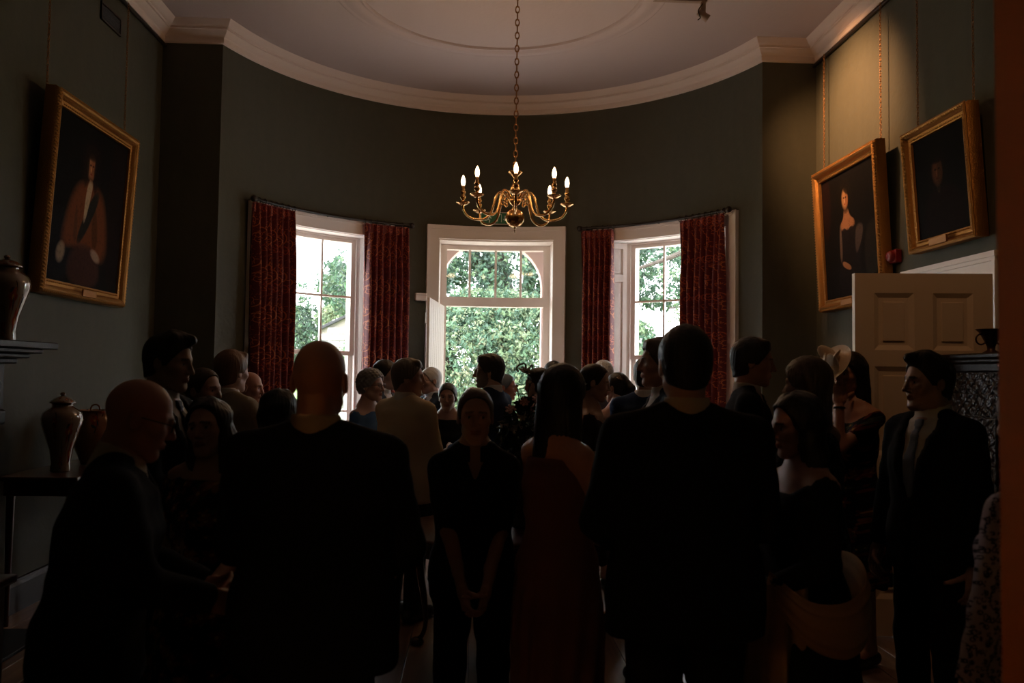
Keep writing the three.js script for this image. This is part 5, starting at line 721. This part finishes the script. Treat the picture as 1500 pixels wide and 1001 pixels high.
  if (o.outfit === 'staff') { // short sleeved polo shirt with open placket
    const J = [[0.84 * s, 0.168, 0.128, 0], [0.95 * s, 0.172, 0.13, 0], [1.1 * s, 0.15, 0.118, 0], [1.27 * s, 0.168, 0.135, 0.01], [1.38 * s, 0.155, 0.105, 0], [1.45 * s, 0.1, 0.075, -0.008], [1.49 * s, 0.066, 0.06, -0.014]];
    const jf = (x, y, z) => { let d = column(J, x, y, z); for (const sd of [1, -1]) d = smin(d, cap(x, y, z, [sd * 0.04, 1.465 * s, -0.012], [sd * sw, shY + 0.006, -0.012], 0.042, 0.046), 0.04); d = smin(d, sleeves(x, y, z, 0.053, 0.048, o.sleeve ?? 0.4), 0.03) + wr(x, y, z, 0.0025); const v = Math.max(Math.abs(x) - 0.004 - Math.max(0, y - 1.34 * s) * 0.36, 1.34 * s - y, 0.03 - z); return smax(d, -v, 0.005); };
    mesh('polo_shirt', meshField(jf, [lo[0], 0.8 * s, lo[2]], [hi[0], 1.54 * s, hi[2]], cellB), cloth(o.cloth ?? [0.008, 0.008, 0.009], 0.9), t);
    const cf = (x, y, z) => { const py = y - 1.47 * s, rr = hyp(x, z - nb[2]); return Math.max(rr - 0.085 + 0.5 * py, -(rr - 0.056 - 0.0 * py), py - 0.035 + 0.4 * Math.max(0, z), -0.04 - py, z > 0 ? 0.02 - Math.abs(x) : -1); };
    mesh('collar', meshField(cf, [-0.12, 1.4 * s, -0.14], [0.12, 1.54 * s, 0.12], 0.007), cloth(o.cloth ?? [0.008, 0.008, 0.009], 0.9), t);
  }
  if (o.outfit === 'dress') {
    const g = 0.4 + 0.6 * wd, hem = (o.hem ?? 0.45) * s, fl = o.flare ?? 0.05, neck = (o.neck ?? 1.36) * s;
    const J = [[hem, 0.16 * g + fl, 0.13 * g + fl, 0], [0.7 * s, 0.175 * g + fl * 0.4, 0.145 * g + fl * 0.4, 0], [0.92 * s, 0.175 * g, 0.14 * g, -0.005], [1.09 * s, 0.135 * g, 0.112 * g, lz(1.09 * s)], [1.26 * s, 0.158 * g, 0.138 * g, lz(1.26 * s) + 0.012], [1.36 * s, 0.145 * g, 0.1 * g, lz(1.36 * s)], [1.44 * s, 0.1 * g, 0.07, lz(1.44 * s)]];
    const folds = (x, y, z) => y < 1.0 * s ? 0.010 * Math.min(1, (1.0 * s - y) / 0.4) * Math.sin(Math.atan2(x, z) * 14 + 2 * Math.sin(y * 5)) : 0;
    const jf = (x, y, z) => { let d = column(J, x, y, z) + folds(x, y, z); if (o.sleeve) d = smin(d, sleeves(x, y, z, 0.05, 0.034, o.sleeve), 0.03); d += wr(x, y, z, 0.0022); const zc = z - lz(y); const cut = Math.max((neck + (o.back ? 0 : (zc < 0 ? 0.06 : 0)) + 0.9 * Math.max(0, Math.abs(x) - (o.neckW ?? 0.07))) - y, Math.abs(x) - (o.neckW ?? 0.07) - 0.035); return smax(d, -cut, 0.008); };
    mesh('dress', meshField(jf, [Math.min(lo[0], -0.3 - fl), hem - 0.03, Math.min(lo[2], -0.25 - fl)], [Math.max(hi[0], 0.3 + fl), 1.52 * s, Math.max(hi[2], 0.25 + fl)], cellB), cloth(o.cloth ?? [0.02, 0.02, 0.03], 0.85, o.print), t);
  }
  for (const f of feet) { const sf = (x, y, z) => Math.max(smin(cap(x, y, z, [f.A[0], 0.042, -0.05], [f.A[0], 0.034, 0.14], man ? 0.046 : 0.036, man ? 0.04 : 0.03), cap(x, y, z, [f.A[0], 0.05, -0.03], [f.A[0], 0.1, -0.015], 0.042, man ? 0.044 : 0.03), 0.02), -(y - 0.004), y - (man ? 0.11 : 0.075)); mesh('shoe', meshField(sf, [f.A[0] - 0.07, -0.01, -0.12], [f.A[0] + 0.07, 0.13, 0.2], 0.012), leather, t); }
  if (o.extra) o.extra({ t, s, h, HM, hc, hs, arms, lz, mesh });
  return { t, arms, s, HM };
}

// ------------------------------------------------------------------ the guests
const floral = canvasTex(256, 256, (c, w, h) => { const r = rng(61); c.fillStyle = '#15121a'; c.fillRect(0, 0, w, h); for (let k = 0; k < 46; k++) { const x = r() * w, y = r() * h, q = 7 + r() * 9, col = ['#8c4a2e', '#a8683f', '#6b2a26', '#3d4a38'][k % 4]; for (let j = 0; j < 5; j++) blob(c, x + q * Math.cos(j * 1.26), y + q * Math.sin(j * 1.26), q * 0.7, q * 0.45, col, j * 1.26); blob(c, x, y, q * 0.35, q * 0.35, '#c9a25c'); } }, [3, 3]);
const leopard = canvasTex(256, 256, (c, w, h) => { const r = rng(62); c.fillStyle = '#8d8088'; c.fillRect(0, 0, w, h); for (let k = 0; k < 240; k++) { c.strokeStyle = '#221c22'; c.lineWidth = 3 + r() * 3; c.beginPath(); const x = r() * w, y = r() * h, q = 4 + r() * 4; c.arc(x, y, q, r() * 6, r() * 6 + 4); c.stroke(); } }, [6, 6]);
const navyLace = canvasTex(256, 256, (c, w, h) => { const r = rng(63); c.fillStyle = '#0c0f16'; c.fillRect(0, 0, w, h); for (let k = 0; k < 120; k++) { const x = r() * w, y = r() * h; for (let j = 0; j < 4; j++) blob(c, x + 7 * Math.cos(j * 1.57), y + 7 * Math.sin(j * 1.57), 6, 3, k % 3 ? '#3c4654' : '#596472', j * 1.57); } }, [4, 4]);
const SK = [0.44, 0.25, 0.175], SKP = [0.52, 0.30, 0.23], SKR = [0.46, 0.22, 0.15], BLK = [0.008, 0.008, 0.009], NAVY = [0.018, 0.034, 0.08], DARKHAIR = [0.012, 0.009, 0.007], BROWN = [0.06, 0.032, 0.018], GREY = [0.32, 0.31, 0.30];
// fabric rosette with loops, worn on the head (head frame)
function fascinator(c, name, pos, size, mat, feathers) {
  const g = [], petal = new THREE.SphereGeometry(1, 12, 8).scale(0.55, 0.09, 0.34).translate(0.45, 0, 0);
  for (let l = 0; l < 3; l++) for (let k = 0; k < 6; k++) g.push(petal.clone().scale(size * (1 - 0.25 * l), size, size * (1 - 0.25 * l)).rotateZ(0.2 + 0.4 * l).rotateY(k * 1.047 + l * 0.5));
  for (const f of feathers) g.push(tube(f.map((p) => V3(p[0] * size, p[1] * size, p[2] * size)), size * 0.09, 18, 6));
  c.mesh(name, join(g).rotateX(-0.4).translate(...pos).applyMatrix4(c.HM), mat, c.t);
}
// ---- left group
person({ label: 'bald man in black suit and glasses stooping beside the laughing woman', px: 207, py: 556, D: 2.35, face: 112, lean: 9, nod: 16, wide: 1.22, outfit: 'suit', hair: 'bald', hairCol: [0.05, 0.035, 0.03], skin: SKR, arms: 'front', glasses: true, shirt: [0.5, 0.4, 0.3] });
person({ label: 'tall young man in profile with dark swept up quiff', px: 250, py: 490, D: 3.45, face: 82, nod: 6, outfit: 'suit', hair: 'quiff', hairCol: DARKHAIR, arms: 'front', tie: [0.03, 0.03, 0.05] });
person({ label: 'woman with smooth brown hair pulled back beside the man with the quiff', px: 300, py: 541, D: 4.1, sex: 'w', face: 70, outfit: 'dress', hair: 'back', hairCol: BROWN, cloth: BLK, sleeve: 0.95, arms: 'bent', skin: SKP });
const flute = (lbl, p, tip) => { const t = thing('champagne_flute', lbl, 'glass', p.toArray()); mesh('flute_glass', lathe([[0, 0], [0.03, 0.001], [0.03, 0.003], [0.006, 0.006], [0.0035, 0.02], [0.0035, 0.085], [0.012, 0.1], [0.022, 0.14], [0.026, 0.19], [0.024, 0.235], [0.0228, 0.235], [0.0245, 0.19], [0.0205, 0.14], [0.01, 0.105], [0, 0.1]], 24), new THREE.MeshPhysicalMaterial({ transmission: 1, thickness: 0.002, roughness: 0.02, ior: 1.5 }), t); mesh('wine', lathe([[0, 0.106], [0.01, 0.107], [0.02, 0.14], [0.024, 0.18], [0, 0.18]], 20), new THREE.MeshPhysicalMaterial({ transmission: 1, thickness: 0.04, roughness: 0.02, ior: 1.33, attenuationColor: lin(0.8, 0.55, 0.2), attenuationDistance: 0.06 }), t); t.rotation.z = tip; return t; };
{ const q = person({ label: 'laughing woman with long wavy dark hair in a floral dress holding a glass', px: 306, py: 586, D: 3.0, sex: 'w', face: -8, tilt: 6, nod: -4, outfit: 'dress', hair: 'wavy', hairCol: DARKHAIR, cloth: BLK, print: floral, neck: 1.4, sleeve: 0.3, hem: 0.3, right: [-0.06, 1.08, 0.26], left: 'bent', palmR: [0.9, 0.1, -0.35], curl: 0.85, skin: SK });
  q.t.updateMatrixWorld(true); const w = V3(...q.arms[1].W).add(V3(0.075, -0.09, 0.03)).applyMatrix4(q.t.matrixWorld); flute('champagne flute in the hand of the laughing woman', w, 0.06); }
person({ label: 'man with ginger hair in a tan suit turned towards the window', px: 341, py: 515, D: 4.7, face: 148, outfit: 'suit', hair: 'full', hairCol: [0.19, 0.09, 0.04], cloth: [0.3, 0.24, 0.17], shirt: [0.6, 0.55, 0.5], arms: 'front', skin: SKP });
person({ label: 'bald man in profile between the tan suit and the red curtain', px: 367, py: 545, D: 5.9, face: 85, nod: 5, outfit: 'suit', hair: 'bald', cloth: BLK, arms: 'front', skin: SKR });
{ const q = person({ label: 'woman with dark hair in a deep red dress near the red curtain', px: 412, py: 574, D: 3.6, sex: 'w', face: 150, outfit: 'dress', hair: 'wavy', hairCol: DARKHAIR, cloth: [0.06, 0.01, 0.012], sleeve: 0.6, right: [-0.12, 1.12, 0.3], curl: 0.85, arms: 'bent' });
  q.t.updateMatrixWorld(true); const w = V3(...q.arms[1].W).add(V3(0.06, -0.09, 0.07)).applyMatrix4(q.t.matrixWorld); flute('champagne flute in the hand of the woman near the curtain', w, -0.05); }
person({ label: 'broad bald man in black suit seen from behind before the window', px: 471, py: 498, D: 2.28, face: 176, wide: 1.2, outfit: 'suit', hair: 'bald', hairCol: [0.03, 0.02, 0.016], arms: 'bent', skin: SKR, shirt: [0.45, 0.33, 0.22] });
// ---- centre group by the doorway
person({ label: 'older woman with short grey hair and glasses in a blue dress', px: 545, py: 543, D: 5.75, sex: 'w', face: 62, turn: 6, outfit: 'dress', hair: 'curly', hairCol: [0.20, 0.19, 0.185], cloth: [0.06, 0.13, 0.27], sleeve: 0.9, neck: 1.455, neckW: 0.04, glasses: true, arms: 'bent', skin: SKP });
person({ label: 'dark haired man in profile behind the grey haired woman in blue', px: 566, py: 528, D: 6.4, face: 75, outfit: 'suit', hair: 'short', hairCol: [0.03, 0.022, 0.018], cloth: [0.03, 0.035, 0.045], arms: 'down', skin: SKP });
person({ label: 'man with thick grey brown hair in a pale cream jacket', px: 600, py: 527, D: 5.15, face: 140, turn: -50, wide: 1.12, belly: 0.02, outfit: 'suit', hair: 'full', hairCol: [0.15, 0.115, 0.085], cloth: [0.62, 0.49, 0.33], trousers: [0.02, 0.018, 0.018], arms: 'front', skin: SKP });
person({ label: 'white haired man with glasses between the cream jacket and the doorway', px: 630, py: 539, D: 7.1, face: -60, outfit: 'suit', hair: 'short', hairCol: [0.55, 0.54, 0.53], cloth: [0.03, 0.04, 0.055], shirt: [0.6, 0.62, 0.66], tie: [0.1, 0.1, 0.14], glasses: true, arms: 'front', skin: SKP, brow: [0.4, 0.4, 0.4] });
person({ label: 'woman with cropped dark grey hair in black facing into the room', px: 656, py: 562, D: 6.1, sex: 'w', face: -4, outfit: 'dress', hair: 'short', hairCol: [0.05, 0.045, 0.045], cloth: BLK, sleeve: 0.95, neck: 1.44, neckW: 0.045, arms: 'bent', skin: SK });
person({ label: 'person with white hair mostly hidden behind the waitress', px: 693, py: 570, D: 7.5, face: 160, sex: 'w', outfit: 'dress', hair: 'curly', hairCol: [0.6, 0.58, 0.56], cloth: [0.4, 0.38, 0.36], sleeve: 0.95 });
person({ label: 'waitress in black polo shirt and trousers standing with hands clasped', px: 697, py: 571, D: 3.15, sex: 'w', face: 2, wide: 1, outfit: 'staff', hair: 'back', hairCol: [0.09, 0.055, 0.03], right: [-0.05, 0.87, 0.22], left: [0.05, 0.86, 0.2], curl: 0.7, skin: SK, trousers: BLK, sleeve: 0.42 });
person({ label: 'bearded man with glasses and navy suit in the garden doorway', px: 716, py: 520, D: 5.7, face: -118, turn: 22, outfit: 'suit', hair: 'full', hairCol: [0.02, 0.015, 0.012], beard: [0.03, 0.02, 0.015], cloth: NAVY, shirt: [0.62, 0.6, 0.58], glasses: true, arms: 'front', skin: SK });
person({ label: 'pink faced woman with blue grey hair behind the man in navy', px: 742, py: 549, D: 6.8, sex: 'w', face: 75, outfit: 'dress', hair: 'short', hairCol: [0.16, 0.2, 0.24], cloth: [0.05, 0.07, 0.1], sleeve: 0.9, skin: [0.5, 0.22, 0.16] });
person({ label: 'woman with dark hair wearing a grey flower fascinator by the doorway', px: 788, py: 540, D: 5.25, sex: 'w', face: -130, outfit: 'dress', hair: 'back', hairCol: DARKHAIR, cloth: [0.05, 0.045, 0.05], sleeve: 0.9, arms: 'down', extra: (c) => fascinator(c, 'fascinator', [0.03, 0.09, 0.08], 0.075, std(lin(0.30, 0.27, 0.25), 0.8), [[[0, 0, 0], [0.6, 0.9, 0.2], [1.2, 0.4, 0.5], [0.7, -0.1, 0.5]], [[0, 0, 0], [-0.7, 0.8, 0.2], [-1.1, 0.2, 0.3], [-0.4, -0.1, 0.4]]]) });
person({ label: 'dark haired man by the right jamb of the garden doorway', px: 811, py: 530, D: 6.1, face: 178, outfit: 'suit', hair: 'short', hairCol: DARKHAIR, arms: 'front' });
// ---- right of centre
person({ label: 'woman with long straight dark hair in a dusty pink floor length dress', px: 826, py: 539, D: 3.0, sex: 'w', face: 126, turn: 22, wide: 1.02, outfit: 'dress', hair: 'long', hairCol: DARKHAIR, cloth: [0.15, 0.058, 0.052], hem: 0.02, flare: 0.02, neck: 1.38, neckW: 0.1, arms: 'bent', back: true, skin: SKR });
person({ label: 'woman with dark hair wearing a white flower beside the ponytail woman', px: 872, py: 535, D: 4.95, sex: 'w', face: 80, nod: 10, outfit: 'dress', hair: 'back', hairCol: DARKHAIR, cloth: [0.03, 0.02, 0.03], sleeve: 0.3, arms: 'front', extra: (c) => fascinator(c, 'hair_flower', [-0.07, -0.03, -0.075], 0.035, std(lin(0.62, 0.52, 0.46), 0.8), []) });
person({ label: 'woman with dark ponytail and bare shoulders near the red curtain', px: 903, py: 547, D: 5.9, sex: 'w', face: -165, turn: 30, outfit: 'dress', hair: 'pony', hairCol: [0.018, 0.011, 0.008], cloth: [0.12, 0.05, 0.04], neck: 1.3, neckW: 0.12, arms: 'front', back: true, skin: SKR, extra: (c) => fascinator(c, 'fascinator', [0.05, 0.075, -0.07], 0.035, std(lin(0.35, 0.24, 0.13), 0.8), [[[0, 0, 0], [0.4, 0.8, 0], [1, 0.6, 0.2]]]) });
person({ label: 'grey haired guest behind the ponytail woman by the curtain', px: 884, py: 531, D: 7.0, sex: 'w', face: 170, outfit: 'dress', hair: 'curly', hairCol: [0.5, 0.49, 0.48], cloth: [0.06, 0.06, 0.08], sleeve: 0.9 });
person({ label: 'man with neat dark hair and navy suit before the shuttered window', px: 946, py: 525, D: 5.35, face: 160, outfit: 'suit', hair: 'short', hairCol: DARKHAIR, cloth: NAVY, arms: 'front', shirt: [0.62, 0.6, 0.58] });
person({ label: 'pale man with light brown hair in profile against the window', px: 966, py: 497, D: 4.0, face: -92, outfit: 'suit', hair: 'full', hairCol: [0.11, 0.07, 0.045], cloth: BLK, arms: 'front', skin: SKP });
person({ label: 'broad tall man with dark hair and black suit seen from behind', px: 1003, py: 479, D: 2.45, face: 178, wide: 1.22, outfit: 'suit', hair: 'short', hairCol: DARKHAIR, arms: 'bent', shirt: [0.5, 0.4, 0.3], skin: SK });
person({ label: 'man with dark hair and white collar turned to the fascinator hats', px: 1104, py: 497, D: 4.1, face: 72, nod: 4, outfit: 'suit', hair: 'full', hairCol: [0.02, 0.014, 0.01], arms: 'front', shirt: [0.62, 0.55, 0.48], tie: [0.02, 0.02, 0.025], skin: SKR });
person({ label: 'woman with long light brown hair in a navy lace dress', px: 1180, py: 527, D: 3.4, sex: 'w', face: -140, outfit: 'dress', hair: 'long', hairCol: [0.12, 0.07, 0.04], cloth: BLK, print: navyLace, sleeve: 0.9, neck: 1.4, arms: 'front', wide: 1.1 });
person({ label: 'woman with long dark hair and cream hat raising a hand to her face', px: 1243, py: 519, D: 4.35, sex: 'w', face: -62, outfit: 'dress', hair: 'long', hairCol: DARKHAIR, cloth: [0.03, 0.018, 0.016], print: floral, sleeve: 0.25, left: [0.05, 1.47, 0.17], right: 'bent', palmL: [-0.6, 0.1, -0.8], skin: SKR,
  extra: (c) => { const hm = std(lin(0.70, 0.56, 0.42), 0.85), dish = lathe([[0, 0.012], [0.05, 0.01], [0.1, -0.006], [0.125, 0.012], [0.128, 0.016], [0.1, 0.0], [0.05, 0.017], [0, 0.019]], 36), pet = new THREE.SphereGeometry(1, 14, 10), pq = [dish];
    for (const [x, y, z, a, b, d, ry, rz] of [[-0.04, 0.04, 0, 0.07, 0.012, 0.04, 0.3, 0.8], [0.03, 0.045, 0.03, 0.06, 0.012, 0.045, 1.4, 0.9], [0.0, 0.06, -0.03, 0.075, 0.012, 0.04, 2.4, 1.0], [0.05, 0.05, -0.02, 0.06, 0.01, 0.04, -0.6, 0.7], [-0.02, 0.03, 0.05, 0.06, 0.01, 0.04, 2.0, 0.4]]) pq.push(pet.clone().scale(a, b, d).rotateZ(rz).rotateY(ry).translate(x, y, z));
    c.mesh('cream_hat', join(pq).rotateX(1.0).rotateZ(0.25).translate(0.0, 0.06, 0.13).applyMatrix4(c.HM), hm, c.t); const w = V3(...c.arms[0].W), dr = w.clone().sub(V3(...c.arms[0].E)).normalize(); w.addScaledVector(dr, -0.025); c.mesh('bracelet', new THREE.TorusGeometry(0.027, 0.005, 8, 20).applyQuaternion(new THREE.Quaternion().setFromUnitVectors(V3(0, 0, 1), dr)).translate(w.x, w.y, w.z), leather, c.t); } });
{ // shawl: a folded band round the back resting on both forearms, one fringed end hanging in front
  const shawl = std(lin(0.44, 0.26, 0.15), 0.9);
  person({ label: 'woman in black in profile with a beige fringed shawl over her arms', px: 1166, py: 580, D: 2.75, sex: 'w', face: -84, nod: 8, wide: 1.12, outfit: 'dress', hair: 'wavy', hairCol: [0.02, 0.013, 0.01], cloth: BLK, sleeve: 0.95, hem: 0.3, neck: 1.36, left: [0.13, 1.0, 0.24], right: [-0.06, 1.0, 0.26], skin: SKR,
    extra: (c) => {
      const a = c.arms[0], b = c.arms[1], s = c.s, path = [[a.W[0] + 0.02, a.W[1] + 0.02, a.W[2] - 0.02], [0.225, 0.9 * s, 0.09], [0.235, 0.88 * s, -0.03], [0.19, 0.93 * s, -0.12], [0.05, 0.98 * s, -0.175], [-0.12, 0.97 * s, -0.165], [-0.22, 0.92 * s, -0.04], [b.W[0] - 0.03, b.W[1] + 0.01, b.W[2] - 0.03]];
      const curve = new THREE.CatmullRomCurve3(path.map((p) => V3(...p))), n = 70, m = 40, P = [], I = [];
      for (let i = 0; i <= n; i++) { const u = i / n, p = curve.getPointAt(u), w = 0.04 + 0.06 * Math.sin(Math.PI * Math.min(1, u * 1.1)); for (let j = 0; j <= m; j++) { const q = j / m * Math.PI * 2, r = 0.016 + 0.004 * Math.sin(q * 9 + u * 6), out = V3(p.x, 0, p.z).normalize(); P.push(p.x + out.x * Math.cos(q) * r, p.y + Math.sin(q) * w + 0.006 * Math.sin(q * 5), p.z + out.z * Math.cos(q) * r); } }
      for (let i = 0; i < n; i++) for (let j = 0; j < m; j++) { const A = i * (m + 1) + j, B = A + m + 1; I.push(A, B, A + 1, A + 1, B, B + 1); }
      const g = new THREE.BufferGeometry(); g.setAttribute('position', new THREE.Float32BufferAttribute(P, 3)); g.setIndex(I); g.computeVertexNormals();
      const sh = c.mesh('shawl', g, shawl, c.t);
      // hanging end
      const E = [], J = [], nu = 40, nv = 20, x0 = a.W[0] + 0.045, z0 = a.W[2] - 0.12, Wd = 0.25, y1 = a.W[1] + 0.03, y0 = y1 - 0.56;
      for (const k of [0, 1]) for (let j = 0; j <= nv; j++) for (let i = 0; i <= nu; i++) { const u = i / nu, v = j / nv; E.push(x0 + 0.018 * Math.sin(u * 19 + v) * (0.4 + v) + k * 0.006 - 0.01 * v, y1 - (y1 - y0) * v, z0 + Wd * (u - 0.1) * (0.75 + 0.3 * v)); }
      const N = (nu + 1) * (nv + 1); for (const k of [0, 1]) for (let j = 0; j < nv; j++) for (let i = 0; i < nu; i++) { const A = k * N + j * (nu + 1) + i, B = A + nu + 1; k ? J.push(A, B, A + 1, A + 1, B, B + 1) : J.push(A, A + 1, B, A + 1, B + 1, B); }
      const g2 = new THREE.BufferGeometry(); g2.setAttribute('position', new THREE.Float32BufferAttribute(E, 3)); g2.setIndex(J); g2.computeVertexNormals(); c.mesh('hanging_end', g2, shawl, sh);
      const fr = []; for (let i = 0; i < 34; i++) { const z = z0 + Wd * ((i + 0.5) / 34 - 0.1) * 1.05; fr.push(bar([x0 - 0.01, y0 + 0.005, z], [x0 - 0.01 + 0.004 * Math.sin(i * 3), y0 - 0.09, z + 0.003 * Math.sin(i * 5)], 0.0022, 5)); } const f = c.mesh('fringe', fr, shawl, sh); f.userData.kind = 'stuff';
    } });
}
person({ label: 'dark haired man in profile with pale blue tie before the carved cabinet', px: 1358, py: 520, D: 3.3, face: -72, turn: -14, outfit: 'suit', hair: 'quiff', hairCol: DARKHAIR, tie: [0.16, 0.20, 0.28], shirt: [0.6, 0.56, 0.52], arms: 'down', skin: SK });
person({ label: 'woman in a spotted grey dress half hidden by the door jamb', px: 1514, py: 562, D: 2.0, sex: 'w', face: -165, outfit: 'dress', hair: 'long', hairCol: [0.14, 0.085, 0.05], cloth: BLK, print: leopard, sleeve: 0.9, hem: 0.12, flare: 0.07, arms: 'down' });
renderer.render(scene, camera);
